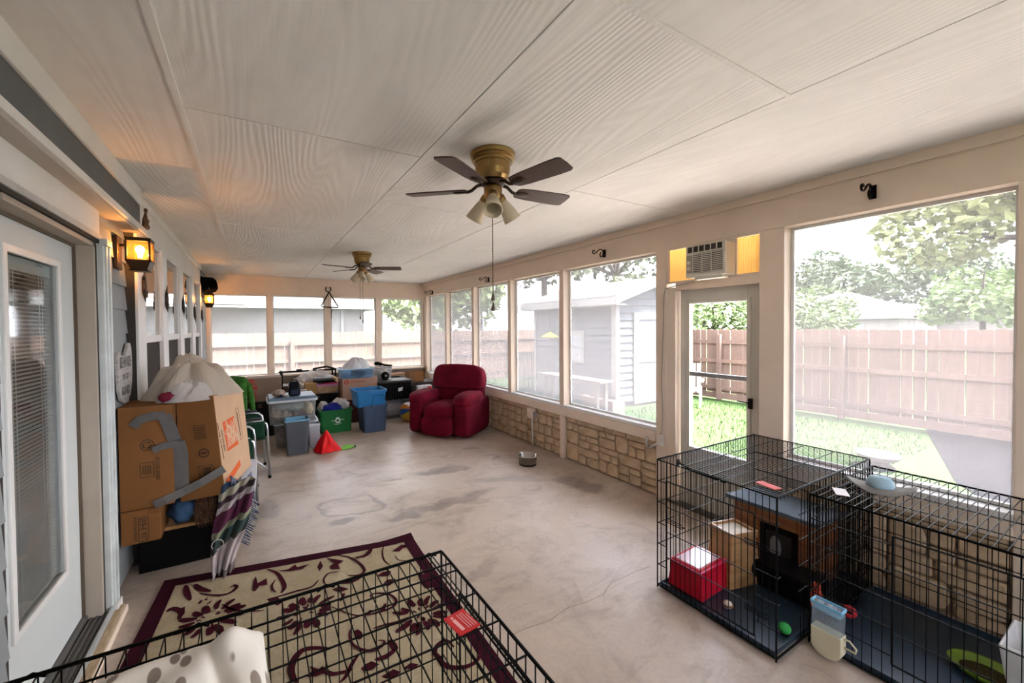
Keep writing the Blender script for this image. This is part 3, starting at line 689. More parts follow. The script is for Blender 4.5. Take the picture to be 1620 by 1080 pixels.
new().box(0, 9.6, 0, 8, 0, 2.65).build('wall', M_HOUSE2, hs3); hip(hs3, 0, 9.6, 0, 8, 2.72, 2.6, .5)
z = .2
while z < 2.5: new().box(0, 9.6, -.02, 0, z, z+.19).build('siding_board', M_HOUSE2, hs3); z += .2
new().box(3.4, 4.1, -.06, 0, .2, 2.5).build('white_trim_post', M_SHW, hs3)
new().box(8.75, 8.85, -.12, -.02, .1, 2.5).build('downspout', M_SHW, hs3)
hs4 = thing('patio_cover', 'grey patio roof on a white post beyond the leftmost far window', 'patio cover', (-3.6, 13.2, GZ))
new().box(0, 3.35, 0, 1.5, 2.55, 2.75).build('roof', M_ROOFB, hs4); new().box(-.05, 3.4, -.06, 0, 2.5, 2.72).build('fascia_board', M_SHW, hs4)
for x in (2.0, .2): new().box(x, x+.14, .05, .19, 0, 2.55).build('post', M_SHW, hs4)
# trees: trunk, limbs and thousands of leaf blades
def leafmat(name, a, b_):
    m, n, b = _nodes(name); v = coords(n, 'Object')
    c = ramp(n, tnoise(n, v, 1.3, 5, .7), [(.3, a), (.7, b_)]); n.links.new(c, b.inputs['Base Color']); b.inputs['Roughness'].default_value = .7
    return m
M_LG = leafmat('spring green leaves', (0.04212, 0.07128, 0.01458), (0.08424, 0.1199, 0.0324)); M_LD = leafmat('dark green leaves', (0.02268, 0.03888, 0.01296), (0.0486, 0.07128, 0.0243))
M_LY = leafmat('yellow green leaves', (0.0648, 0.07776, 0.01944), (0.1231, 0.1296, 0.04536)); M_BARK = mat('bark', (0.0324, 0.02592, 0.01944), .95, var=.3, scale=9)
def tree(label, x, y, h, r, m, n=2600, trunk=.35, seed=1, leaf=.16, group=None, name='leafy_tree', cat='tree', squash=1.0):
    R = random.Random(seed); t = thing(name, label, cat, (x, y, GZ), R.uniform(0, 6), group)
    tr = new(); zc = h-r*squash
    tr.tube([(0, 0, -.1), (.05, .03, zc*.5), (.1, 0, zc), (.0, .1, h-r*.3)], [trunk*.55, trunk*.42, trunk*.3, .03], 7)
    cl = []
    for k in range(9):
        a = k*2.4; e = R.uniform(-.35, .8); d = Vector((math.cos(a)*math.cos(e), math.sin(a)*math.cos(e), math.sin(e)*squash))*r*R.uniform(.5, .85)
        p = Vector((0, 0, zc))+d; tr.tube([(0.05, 0, zc*.75), Vector((0, 0, zc*.85))+d*.5, p], [trunk*.22, trunk*.14, .02], 5); cl.append((p, r*R.uniform(.35, .6)))
    cl += [(Vector((0, 0, zc)), r*.7)]
    tr.build('trunk', M_BARK, t)
    lf = new()
    for i in range(n):
        c, rr = cl[i % len(cl)]
        while True:
            d = Vector((R.uniform(-1, 1), R.uniform(-1, 1), R.uniform(-1, 1)))
            if .05 < d.length < 1: break
        d = d.normalized()*d.length**.5
        p = c+Vector((d.x*rr, d.y*rr, d.z*rr*.8)); q = Euler((R.uniform(0, 6), R.uniform(0, 6), 0)).to_matrix()
        s = leaf*R.uniform(.6, 1.3)
        lf.add([p+q @ Vector((0, -s, 0)), p+q @ Vector((s*.55, 0, s*.15)), p+q @ Vector((0, s, 0)), p+q @ Vector((-s*.55, 0, s*.15))], [(0, 1, 2, 3)])
    lf.build('crown', m, t, kind='stuff')
    return t
tree('large yellow green tree towering over the fence at the right window', 19.6, 1.7, 8.9, 3.3, M_LY, 5600, .6, 3, .17)
tree('airy green tree between the hip roofs and the big yellow green tree', 34, 5.6, 5.2, 2.2, M_LG, 2000, .3, 4, .2)
for i, (x, y, h, r, w_) in enumerate(((60, 28, 10.5, 4.6, 'left of the peak of the vented roof'), (59, 20.0, 11.0, 4.4, 'right above the vented brown roof'), (61, 12.5, 10.2, 4.3, 'between the two hip roof peaks'), (58, 36, 10.5, 4.6, 'at the left edge of the big window'))):
    tree('dark green tree rising behind the houses, '+w_, x, y, h, r, M_LD, 2600, .5, 20+i, .36, 'trees behind the hip roofs')
for i, (x, y, h, r) in enumerate(((15.5, 9.2, 3.9, 1.9), (15.8, 6.8, 3.6, 1.7), (14.9, 11.6, 4.4, 2.1))):
    tree('bright green bushy tree beyond the back fence, '+('seen in the middle of the door glass', 'at the right of the door glass', 'at the left of the door glass')[i], x, y, h, r, M_LG, 3200, .3, 30+i, .10, 'bushy trees beyond the back fence')
for i, (x, y, h, r) in enumerate(((13.0, 16.5, 8.6, 3.0), (16.5, 15.0, 9.2, 3.3), (10.5, 19.0, 8.8, 3.0))):
    tree('thin tall tree behind the shed, '+('above its eave corner', 'above its gable', 'left of its roof')[i], x, y, h, r, M_LD, 1500, .4, 40+i, .2, 'tall trees behind the shed')
for i, (x, y, h, r) in enumerate(((6.6, 14.9, 4.8, 2.1), (8.4, 18.9, 6.4, 2.6), (7.3, 27.0, 7.5, 3.0))):
    tree('spring green tree beyond the far windows, '+('nearest the fence corner', 'tallest beside the corner post', 'far behind the white house')[i], x, y, h, r, M_LG, 2600, .35, 50+i, .15, 'green trees beyond the far right window')
# ------------------------------------------------------------------ ceiling fans
M_BRASS = mat('antique brass', (.30, .19, .075), .32, metal=1, var=.25, scale=5)
M_BLADE2 = wood('dark walnut fan blade', (.035, .018, .014), (.085, .045, .034), 5, .45, (1, 10, 10), .05)
M_SHADE = mat('amber frosted glass', (.62, .53, .38), .35, var=.06, coat=.3)
def fan(label, x, y, rz, chains, shade0):
    t = thing('ceiling_fan', label, 'ceiling fan', (x, y, HC), 0, 'ceiling fans')
    new().slathe([(.06, 0), (.128, 0), (.134, -.010), (.130, -.026), (.122, -.030), (.124, -.044), (.114, -.050), (.112, -.062), (.104, -.066), (.102, -.105), (.094, -.138), (.080, -.158), (.03, -.16)], 40).build('motor_housing', M_BRASS, t, smooth=True)
    new().lathe([(0, -.158), (.066, -.158), (.070, -.166), (.070, -.182), (.062, -.188), (0, -.188)], 32).build('blade_hub', M_BRONZE, t, smooth=True)
    new().lathe([(0, -.188), (.050, -.188), (.054, -.20), (.054, -.235), (.045, -.262), (.028, -.272), (0, -.275)], 28).build('switch_housing', M_BRASS, t, smooth=True)
    P = [(.17, -.050), (.24, -.060), (.44, -.068), (.505, -.066), (.522, -.055), (.525, 0), (.522, .055), (.505, .066), (.44, .068), (.24, .060), (.17, .050), (.155, .03), (.155, -.03)]
    for k in range(5):
        a = rz+k*2*PI/5
        M = RZ(a) @ T(0, 0, -.208) @ RX(math.radians(-11))
        bl = new().prism(P, -.004, .004, M).build('blade', M_BLADE2, t, bevel=.002)
        ir = new(); ir.tube([RZ(a) @ Vector(p) for p in ((.055, 0, -.174), (.095, 0, -.182), (.13, 0, -.208), (.16, 0, -.216))], [.011, .010, .010, .009], 6)
        ir.lathe([(0, -.012), (.028, -.012), (.034, -.006), (.030, -.002), (0, -.002)], 14, M @ T(.195, 0, 0) @ Matrix.Diagonal((1.5, .9, 1, 1)))
        ir.build('blade_iron', M_BRONZE, t, smooth=True)
    for k in range(3):
        a = shade0+k*2*PI/3; M = RZ(a) @ T(.045, 0, -.245) @ RY(math.radians(-36))
        sh = new().lathe([(.022, -.02), (.026, -.035), (.036, -.065), (.046, -.11), (.054, -.155), (.050, -.155), (.042, -.11), (.032, -.065), (.02, -.035)], 26, M).build('lamp_shade', M_SHADE, t, smooth=True)
        new().lathe([(0, .012), (.020, .01), (.027, 0), (.029, -.03), (.024, -.036), (0, -.036)], 18, M).build('socket', M_BRASS, sh, smooth=True)
    for (dx, dy, z) in chains:
        c = new(); c.tube([(dx, dy, -.26), (dx, dy, z)], .0022, 5); n_ = int((-.26-z)/.016)
        for i in range(n_): c.blob((dx, dy, -.27-i*.016), (.0042, .0042, .0046), 6, 4)
        ch = c.build('pull_chain', mat('chain brass', (.16, .12, .09), .4, metal=.6), t)
        new().lathe([(0, .0), (.004, -.004), (.007, -.02), (.012, -.04), (.012, -.048), (0, -.052)], 12, T(dx, dy, z)).build('pull_knob', wood('dark wood knob', (.05, .03, .02), (.10, .06, .04)), ch, smooth=True)
    return t
fan('antique brass ceiling fan hanging nearest, one long pull chain below', 1.24, 2.065, math.radians(-4), [(-.012, -.012, -.815), (-.012, -.012, -.875)], math.radians(239))
fan('smaller looking ceiling fan farther away near the screened far wall', 1.285, 5.60, math.radians(-24), [(-.03, .0, -.845), (.0, -.02, -.895)], math.radians(252))

# ------------------------------------------------------------------ wall lanterns (lit)
M_AMB = clear('amber lantern pane', (1.0, .78, .46), .10, .1, (.55, .26, .08)); M_BULB = emis('lit lamp bulb', (1.0, .76, .46), 1.2)
def lantern(label, x, y, z, w, h, roof, power):
    t = thing('wall_lantern', label, 'wall lantern', (x, y, z))
    new().box(-.012, .012, -.055, .055, -.06, .16).build('back_plate', M_BRONZE, t, bevel=.004)
    cx = .055+w/2
    a = new(); a.tube([(0, 0, .10), (.03, 0, .105), (cx-w/2, 0, .10)], .009, 6); a.build('arm', M_BRONZE, t, smooth=True)
    f = new(); r = .006
    for sx in (-1, 1):
        for sy in (-1, 1): f.cbox((cx+sx*w/2, sy*w/2, h/2), (.011, .011, h))
    for zz in (0, h):
        for s in (-1, 1): f.cbox((cx, s*w/2, zz), (w+.011, .011, .012)).cbox((cx+s*w/2, 0, zz), (.011, w+.011, .012))
    f.frustum(w*.72, w*.72, w*1.06, w*1.06, -.055, -.004, T(cx, 0, 0)); f.frustum(w*.9, w*.9, w*.72, w*.72, -.066, -.055, T(cx, 0, 0))
    f.build('cage', M_BRONZE, t, bevel=.001)
    if roof:
        q = new(); q.frustum(w*1.35, w*1.35, w*.35, w*.35, h, h+.075, T(cx, 0, 0)); q.frustum(w*.35, w*.35, w*.25, w*.25, h+.075, h+.10, T(cx, 0, 0)); q.blob((cx, 0, h+.115), (.012, .012, .02), 8, 6)
        q.build('roof', M_BRONZE, t)
    else:
        q = new(); q.cbox((cx, 0, h+.012), (w+.015, w+.015, .012)); q.build('roof', M_BRONZE, t, bevel=.002)
    for s in (-1, 1):
        new().cbox((cx, s*(w/2-.002), h/2), (w-.01, .002, h-.01)).build('pane', M_AMB, t)
        new().cbox((cx+s*(w/2-.002), 0, h/2), (.002, w-.01, h-.01)).build('pane', M_AMB, t)
    b = new().lathe([(0, .0), (.012, .002), (.013, .02), (.022, .042), (.026, .058), (.020, .076), (0, .086)], 16, T(cx, 0, h*.18)).build('bulb', M_BULB, t, smooth=True)
    ld = bpy.data.lights.new('lantern_glow', 'POINT'); lo = bpy.data.objects.new('lantern_glow', ld); COL.objects.link(lo)
    lo.location = (x+cx, y, z+h*.55); ld.energy = power; ld.color = (1.0, .62, .30); ld.shadow_soft_size = .03
    return t
lantern('lit bronze box lantern on grey siding beside the left door', XL+.012, 3.545, 2.165, .122, .135, False, 1.5)
lantern('lit bronze lantern with peaked roof under the black hat', -.745, 8.02, 2.13, .12, .135, True, 2.4)
# black hat hung on the wall above the far lantern
ht = thing('felt_hat', 'black felt hat hanging on grey siding above the far lantern', 'hat', (-.74, 8.30, 2.44))
M_FELT = mat('black felt', (.006, .005, .005), .95, var=.1)
Mh = RY(math.radians(80))
new().lathe([(.0, .17), (.07, .165), (.115, .13), (.13, .06), (.14, .012), (.235, .004), (.24, 0), (.14, 0), (.12, .05), (.10, .12), (0, .155)], 28, Mh @ Matrix.Diagonal((1.08, 1.0, 1.25, 1))).build('crown', M_FELT, ht, smooth=True)
# ------------------------------------------------------------------ dark ornaments along the house windows
M_RUST = mat('dark rusted metal', (.045, .032, .025), .6, metal=.4, var=.3, scale=20)
def ornament(label, y, z):
    t = new(); t.blob((0, 0, 0), (.016, .028, .075), 10, 8)
    t.tube([(0, .006, .05), (0, .012, .09), (.004, .016, .14)], [.014, .007, .002], 6)
    t.tube([(0, -.012, .05), (.004, -.03, .075), (.004, -.045, .07)], [.010, .006, .002], 6)
    t.add([(.0, .02, -.02), (.014, .05, -.03), (.012, .038, -.085), (0, .015, -.075)], [(0, 1, 2, 3), (3, 2, 1, 0)])
    t.add([(.0, -.02, -.02), (.014, -.045, -.02), (.012, -.035, -.10), (0, -.012, -.075)], [(0, 1, 2, 3), (3, 2, 1, 0)])
    t.tube([(0, 0, -.06), (.003, 0, -.09), (.006, .008, -.12)], [.012, .007, .002], 5)
    o = t.build('wall_ornament', M_RUST, None, smooth=True, loc=(-.714, y, z)); return tag(o, label, 'ornament', 'dark metal ornaments on the house window frames')
names = ['nearest the box lantern, left of the first window', 'between the first and second windows', 'between the second and third windows', 'between the third and fourth windows', 'right of the fourth window beneath the far lantern']
for (y, z), s in zip(((3.93, 2.03), (4.83, 1.985), (5.86, 1.985), (6.90, 1.94), (7.80, 1.94)), names): ornament('dark pointed metal ornament on white frame ' + s, y, z)
# duck figurine on the soffit ledge
dk = thing('figurine', 'small brown figurine seated on the soffit ledge above the box lantern', 'figurine', (-.690, 3.90, 2.455))
M_FIG = mat('dark bronze resin', (.07, .052, .04), .6, var=.3, scale=30)
new().blob((0, 0, .022), (.022, .065, .022), 14, 8).build('base', M_FIG, dk, smooth=True)
fg = new(); fg.tube([(0, -.015, .03), (0, -.02, .07), (0, -.01, .10), (0, .0, .125)], [.020, .017, .011, .008], 8); fg.blob((0, .004, .142), (.013, .016, .017), 10, 8); fg.tube([(0, -.015, .05), (.012, .01, .06), (.01, .025, .075)], [.009, .008, .006], 6)
fg.build('figure', M_FIG, dk, smooth=True)
# carved wooden sign
sg = thing('wall_sign', 'whitewashed carved wooden cat sign hung on grey siding', 'sign', (XL+.012, 3.585, 1.41), 0, None); sg.scale = (1, .86, 1)
M_WASH = mat('whitewashed wood', (.42, .40, .385), .8, var=.18, scale=12, bmp=.3, bscale=40, stretch=(1, 1, 5)); M_INK = mat('carved grey lettering', (.13, .12, .12), .8)
P = [(-.20, .02), (-.205, .10), (-.185, .145), (-.15, .15), (-.09, .125), (-.02, .12), (.04, .145), (.10, .195), (.15, .205), (.185, .17), (.20, .10), (.20, 0), (.185, -.08), (.14, -.15), (.06, -.195), (-.03, -.20), (-.12, -.17), (-.18, -.10)]
Ms = Matrix(((0, 0, 1, 0), (1, 0, 0, 0), (0, 1, 0, 0), (0, 0, 0, 1)))   # local x -> wall Y, local y -> Z, extrude -> X
new().prism([(x, y*1.0) for x, y in P], 0, .018, Ms).build('board', M_WASH, sg, bevel=.003)
rt = (PI/2, 0, PI/2)
text('lettering', 'BEWARE', .105, M_INK, sg, (.019, .0, .075), rt, xs=.78); text('lettering', 'OF CAT', .06, M_INK, sg, (.019, -.01, -.02), rt, xs=.8); text('lettering', 'GUARD', .085, M_INK, sg, (.019, -.01, -.115), rt, xs=.75)
# ------------------------------------------------------------------ window air conditioner above the storm door
ac = thing('air_conditioner', 'beige window air conditioner set in the transom above the storm door', 'air conditioner', (3.30, 2.052, 2.115))
M_BEI = mat('beige plastic housing', (.60, .52, .42), .5, var=.04); M_GRIL = mat('ivory grille plastic', (.66, .62, .54), .5)
M_GDK = mat('dark grille cavity', (.05, .045, .04), .8)
new().box(.02, .62, -.168, .168, 0, .27).build('housing', M_BEI, ac, bevel=.008)
new().box(0.005, .025, -.172, .172, 0, .272).build('front_panel', M_GRIL, ac, bevel=.006)
v = new().box(-.002, .012, -.155, .155, .215, .262).build('vent_louver', M_GDK, ac)
for k in range(7): new().box(-.006, .0, -.157+k*.0515-.004, -.157+k*.0515+.004, .212, .265).build('fin', M_GRIL, v)
new().box(0, .012, -.152, .10, .035, .20).build('grille_cavity', M_GDK, ac)
for k in range(11): new().box(-.005, .004, -.155, .105, .036+k*.0153, .043+k*.0153, None).build('grille_slat', M_GRIL, ac)
for k in (.02, -.06): new().box(-.006, .0, k-.002, k+.002, .035, .205).build('grille_rib', M_GRIL, ac)
cp = new().box(-.002, .012, .115, .158, .04, .19).build('control_panel', mat('dark beige control panel', (.36, .32, .26), .5), ac)
for zz in (.075, .13): new().lathe([(0, -.012), (.013, -.012), (.015, 0), (0, 0)], 14, T(-.002, .137, zz) @ RY(PI/2)).build('knob', M_GRIL, cp)
# the unit's accordion side panels, glowing with daylight, and its frame
def m_acc():
    m = bpy.data.materials.new('yellow accordion vinyl'); m.use_nodes = True; n = m.node_tree; n.nodes.clear()
    o = n.nodes.new('ShaderNodeOutputMaterial'); d = n.nodes.new('ShaderNodeBsdfDiffuse'); t = n.nodes.new('ShaderNodeBsdfTranslucent'); x = n.nodes.new('ShaderNodeMixShader')
    d.inputs['Color'].default_value = (.75, .52, .20, 1); t.inputs['Color'].default_value = (.62, .38, .11, 1); x.inputs[0].default_value = .5
    n.links.new(d.outputs[0], x.inputs[1]); n.links.new(t.outputs[0], x.inputs[2]); n.links.new(x.outputs[0], o.inputs['Surface']); return m
M_ACC = m_acc()
for (a, c) in ((1.68, 1.885), (2.225, 2.50)):
    n_ = max(4, int((c-a)/.0125)); g_ = new()
    vs = []; fs = []
    for i in range(2*n_+1):
        y = a+(c-a)*i/(2*n_); x = .175+(.006 if i % 2 else 0)
        vs += [(x, y-2.052, .0), (x, y-2.052, .30)]
    for i in range(2*n_): fs.append((2*i, 2*i+2, 2*i+3, 2*i+1))
    g_.add(vs, fs).build('accordion_panel', M_ACC, ac)
f = new()
for (a, c, z0, z1) in ((2.495, 2.52, 2.10, 2.445), (1.665, 1.69, 2.10, 2.445), (1.69, 2.495, 2.415, 2.445), (1.69, 2.495, 2.10, 2.118), (2.222, 2.24, 2.118, 2.415), (1.872, 1.89, 2.118, 2.415), (1.885, 2.225, 2.380, 2.42)): f.box(.155, .17, a-2.052, c-2.052, z0-2.115, z1-2.115)
f.build('mounting_frame', M_TRIM, ac, bevel=.002)
new().box(.02, .10, -.14, .10, -.022, .0).build('support_bracket', M_GRIL, ac)
cord = new(); cord.tube([(.17, .17, -.01), (.13, .24, -.03), (.14, .38, -.045), (.140, .475, -.06), (.142, .49, -.12), (.141, .50, -.5), (.139, .515, -.95), (.141, .505, -1.25), (.138, .51, -1.42), (.135, .525, -1.50)], .0045, 6)
cord.build('power_cord', mat('grey cord', (.34, .31, .28), .6), ac, smooth=True)
ob = thing('outlet', 'ivory switch cover on the post left of the storm door', 'outlet', (3.446, 2.575, .565))
new().box(-.03, .004, -.03, .03, -.03, .07).build('cover', mat('ivory plastic', (.66, .62, .55), .5), ob, bevel=.006)
pl = new(); pl.tube([(-.018, .02, -.02), (-.03, .07, -.05), (-.012, .14, -.09)], [.013, .014, .016], 8); pl.tube([(-.02, .15, .02), (-.03, .155, -.05), (-.012, .14, -.10)], [.009, .012, .012], 8)
pl.build('plug', mat('grey white plug', (.56, .54, .50), .5), ob, smooth=True)
ob2 = thing('outlet', 'outlet box and conduit on the stone wall beside the recliner', 'outlet', (3.445, 4.68, 0))
new().box(-.05, .02, -.035, .075, .40, .535).build('box', M_TRIM, ob2, bevel=.004)
new().box(-.03, .02, -.075, -.036, .415, .50).build('side_cover', mat('grey metal cover', (.40, .38, .36), .4, metal=.4), ob2, bevel=.006)
new().tube([(-.018, -.012, .40), (-.018, -.012, .006)], .013, 10).build('conduit', mat('grey white conduit', (.60, .58, .55), .5), ob2, smooth=True)
# scroll hooks on the header, each sticking out into the room
def hook(label, y, z, s=1.0):
    t = new(); t.cbox((-.004, 0, 0), (.008, .035, .085)); t.cbox((-.012, 0, 0), (.014, .022, .05))
    pts = []
    for i in range(26):
        u = i/25; pts.append((-.01-.155*u, .0, .012+.028*math.sin(u*PI*1.5)))
    c = pts[-1]
    for i in range(1, 12):
        a = -PI/2-i*.42; r = .022*(1-.03*i); pts.append((c[0]+r*math.cos(a), 0, c[2]+.022+r*math.sin(a)))
    t.tube(pts, .0065, 6)
    q = []
    for i in range(16):
        a = PI/2+i*.36; r = .032*(1-.045*i); q.append((-.045+r*math.cos(a)*1.0, 0, -.022+r*math.sin(a)))
    t.tube(q, .0065, 6)
    o = t.build('plant_hook', M_BLACK, None, smooth=False, loc=(3.449, y, z)); return tag(o, label, 'hook', 'black scroll hooks on the right header')
hook('black iron scroll hook above the big window right of the door', 1.03, 2.54)
hook('black iron scroll hook above the window left of the storm door', 3.31, 2.52)
hook('black iron scroll hook above the middle right windows, by the pull chain', 5.90, 2.50)
hook('black iron scroll hook at the far right corner of the porch', 8.36, 2.48)
# dinner bell
db = thing('dinner_bell', 'black triangle dinner bell hanging from a horseshoe on the far wall', 'bell', (1.36, YF-.03, 2.45))
hs_ = new(); hs_.tube([(-.018+.052*math.cos(a), 0, .065+.058*math.sin(a)) for a in [math.radians(k) for k in range(130, 411, 14)]], .011, 6); hs_.build('horseshoe', M_BLACK, db)
tr_ = new(); tr_.tube([(.0, -.01, -.005), (.172, -.01, -.298), (.16, -.01, -.312), (-.15, -.01, -.300), (-.162, -.01, -.288), (-.01, -.01, -.005)], .0125, 6); tr_.build('triangle', M_BLACK, db)
new().tube([(-.02, -.012, .0), (-.02, -.012, -.31)], .002, 5).build('string', M_RUST, db); new().tube([(.035, -.012, -.30), (.035, -.012, -.55)], .008, 6).build('striker', M_BLACK, db)
# ------------------------------------------------------------------ rug
RUG_ST = [
    (0.03, [(-0.422, 3.29), (-0.406, 3.196), (-0.375, 3.089)]),
    (0.03, [(-0.371, 3.271), (-0.335, 3.196), (-0.271, 3.127)]),
    (0.016, [(-0.334, 3.144), (-0.268, 3.085), (-0.198, 3.044), (-0.15, 3.056), (-0.126, 3.095), (-0.143, 3.126), (-0.167, 3.108)]),
    (0.028, [(-0.482, 3.032), (-0.464, 3.053), (-0.424, 3.015), (-0.403, 2.95)]),
    (0.012, [(-0.202, 2.949), (-0.142, 2.859), (-0.048, 2.785), (0.027, 2.75)]),
    (0.022, [(0.053, 3.213), (0.111, 3.124), (0.142, 2.98), (0.141, 2.916), (0.121, 2.877)]),
    (0.012, [(0.097, 3.051), (0.074, 2.999), (0.077, 2.943), (0.096, 2.901)]),
    (0.016, [(0.495, 3.161), (0.581, 3.075), (0.632, 2.952), (0.64, 2.848), (0.59, 2.818), (0.526, 2.856)]),
    (0.012, [(0.48, 2.93), (0.418, 2.943), (0.378, 2.886), (0.382, 2.817)]),
    (0.03, [(0.62, 3.044), (0.69, 3.038), (0.734, 3.082), (0.752, 3.115)]),
    (0.01, [(0.862, 3.119), (0.817, 3.033), (0.795, 2.908), (0.815, 2.819)]),
    (0.007, [(0.881, 2.925), (0.886, 2.855), (0.944, 2.807)]),
    (0.014, [(0.349, 2.903), (0.298, 2.845), (0.202, 2.849), (0.119, 2.848), (0.039, 2.855)]),
    (0.02, [(0.382, 2.817), (0.457, 2.795), (0.544, 2.766), (0.607, 2.785)]),
    (0.014, [(0.612, 2.519), (0.613, 2.567), (0.657, 2.561), (0.714, 2.518), (0.738, 2.445), (0.711, 2.394), (0.653, 2.383), (0.551, 2.399), (0.477, 2.442), (0.379, 2.581)]),
    (0.014, [(0.459, 2.354), (0.429, 2.29), (0.43, 2.213), (0.465, 2.15), (0.513, 2.116), (0.565, 2.122), (0.581, 2.15), (0.553, 2.172)]),
    (0.03, [(0.323, 2.239), (0.253, 2.286), (0.194, 2.303), (0.154, 2.268), (0.131, 2.204), (0.137, 2.139), (0.154, 2.104)]),
    (0.018, [(0.444, 2.127), (0.404, 2.088), (0.362, 2.027), (0.329, 2.002)]),
    (0.012, [(0.553, 2.271), (0.622, 2.265), (0.682, 2.252)]),
    (0.022, [(0.89, 1.92), (0.874, 1.984), (0.827, 1.981), (0.789, 1.943), (0.791, 1.907), (0.806, 1.832), (0.869, 1.784), (0.936, 1.778), (0.983, 1.806), (0.994, 1.835)]),
    (0.03, [(0.613, 2.144), (0.615, 2.093), (0.62, 2.054)]),
    (0.03, [(0.467, 2.308), (0.474, 2.264), (0.47, 2.227)]),
    (0.02, [(0.196, 2.114), (0.254, 2.122), (0.311, 2.067), (0.396, 2.049)]),
    (0.024, [(0.505, 2.051), (0.567, 2.043), (0.633, 2.07)]),
]
RUG_PL = [
    [(-0.039, 3.001), (-0.034, 3.095), (-0.018, 3.165), (-0.008, 3.069), (0.045, 3.1), (0.048, 3.018), (0.002, 3.03), (-0.024, 2.982)],
    [(0.112, 3.154), (0.179, 3.139), (0.228, 3.178), (0.236, 3.135), (0.318, 3.132), (0.267, 3.092), (0.188, 3.105)],
    [(0.391, 3.134), (0.398, 3.052), (0.368, 3.004), (0.36, 3.062)],
    [(0.43, 3.15), (0.485, 3.104), (0.538, 3.047), (0.496, 3.02), (0.496, 2.952), (0.442, 2.984), (0.437, 3.03), (0.476, 3.049)],
    [(0.88, 2.99), (0.968, 3.047), (1.021, 3.031), (1.021, 2.989), (0.964, 2.99), (0.925, 2.958)],
    [(-0.421, 2.926), (-0.417, 3.029), (-0.396, 3.035), (-0.388, 2.967), (-0.403, 2.916)],
    [(-0.332, 3.025), (-0.321, 3.057), (-0.307, 3.049), (-0.317, 3.017)],
    [(-0.302, 3.046), (-0.285, 3.065), (-0.282, 3.034)],
    [(-0.29, 2.995), (-0.253, 3.023), (-0.265, 2.992)],
    [(0.405, 2.751), (0.461, 2.753), (0.507, 2.697), (0.451, 2.693)],
    [(0.428, 2.598), (0.457, 2.669), (0.477, 2.667), (0.457, 2.61)],
    [(0.694, 2.745), (0.75, 2.771), (0.801, 2.749), (0.768, 2.702)],
    [(0.704, 2.628), (0.746, 2.669), (0.801, 2.648), (0.779, 2.616), (0.737, 2.597)],
    [(0.039, 2.855), (0.099, 2.849), (0.125, 2.776), (0.095, 2.756)],
    [(0.944, 2.621), (1.001, 2.6), (0.985, 2.463), (1.008, 2.428), (0.941, 2.446), (0.93, 2.516)],
    [(0.625, 2.4), (0.664, 2.441), (0.68, 2.441), (0.653, 2.383)],
    [(0.193, 2.116), (0.221, 2.141), (0.211, 2.179), (0.249, 2.135), (0.272, 2.144), (0.279, 2.096), (0.229, 2.095)],
    [(0.43, 2.03), (0.457, 2.046), (0.489, 2.05), (0.518, 2.011), (0.484, 1.998), (0.453, 2.0)],
    [(0.505, 1.934), (0.545, 1.941), (0.571, 1.947), (0.598, 1.91), (0.555, 1.895)],
    [(0.611, 1.924), (0.657, 1.94), (0.688, 1.912), (0.664, 1.893)],
    [(0.542, 2.407), (0.575, 2.433), (0.59, 2.417), (0.562, 2.396)],
]
RUG_FL = [(0.241, 2.607), (0.828, 2.245)]
rug = thing('area_rug', 'beige area rug with burgundy border and scrolling flowers', 'rug', (0, 0, 0))
def m_pile(name, a, b_):
    m, n, b = _nodes(name); v = coords(n, 'Object'); f = tnoise(n, v, 170, 3, .7); f2 = tnoise(n, v, 5, 3)
    c = mix_col(n, .35, ramp(n, f, [(.3, a), (.7, b_)]), ramp(n, f2, [(.3, a), (.7, b_)])); n.links.new(c, b.inputs['Base Color'])
    b.inputs['Roughness'].default_value = 1.0; b.inputs['Specular IOR Level'].default_value = .1; bump(n, b, f, .6, .006); return m
M_PILE = m_pile('beige rug pile', (.26, .20, .115), (.52, .44, .31)); M_BURG = m_pile('burgundy rug pile', (.032, .002, .008), (.062, .006, .014)); M_BAND = m_pile('wine rug binding', (.022, .002, .007), (.045, .004, .014))
RC = [(-.555, 3.428), (1.078, 3.134), (1.05, .80), (-.74, .95)]
def rugp(u, v):
    a = Vector(RC[0]).lerp(Vector(RC[1]), u); c = Vector(RC[3]).lerp(Vector(RC[2]), u); return a.lerp(c, v)
def rugz(u, v):
    z = .009
    if u > .86 and v < .06: z += .030*(u-.86)/.14*(1-v/.06)
    return z
bd = .050
new().grid(lambda u, v: (*rugp(bd+u*(1-2*bd), .037+v*.926), rugz(bd+u*(1-2*bd), .037+v*.926)), 26, 30).build('pile', M_PILE, rug, smooth=True)
for (u0, u1, v0, v1) in ((0, 1, 0, .037), (0, 1, .963, 1), (0, bd, .037, .963), (1-bd, 1, .037, .963)):
    g_ = new(); g_.grid(lambda u, v: (*rugp(u0+u*(u1-u0), v0+v*(v1-v0)), rugz(u0+u*(u1-u0), v0+v*(v1-v0))+.0015), 26, 12)
    g_.build('border_band', M_BAND, rug, smooth=True)
pat = new()
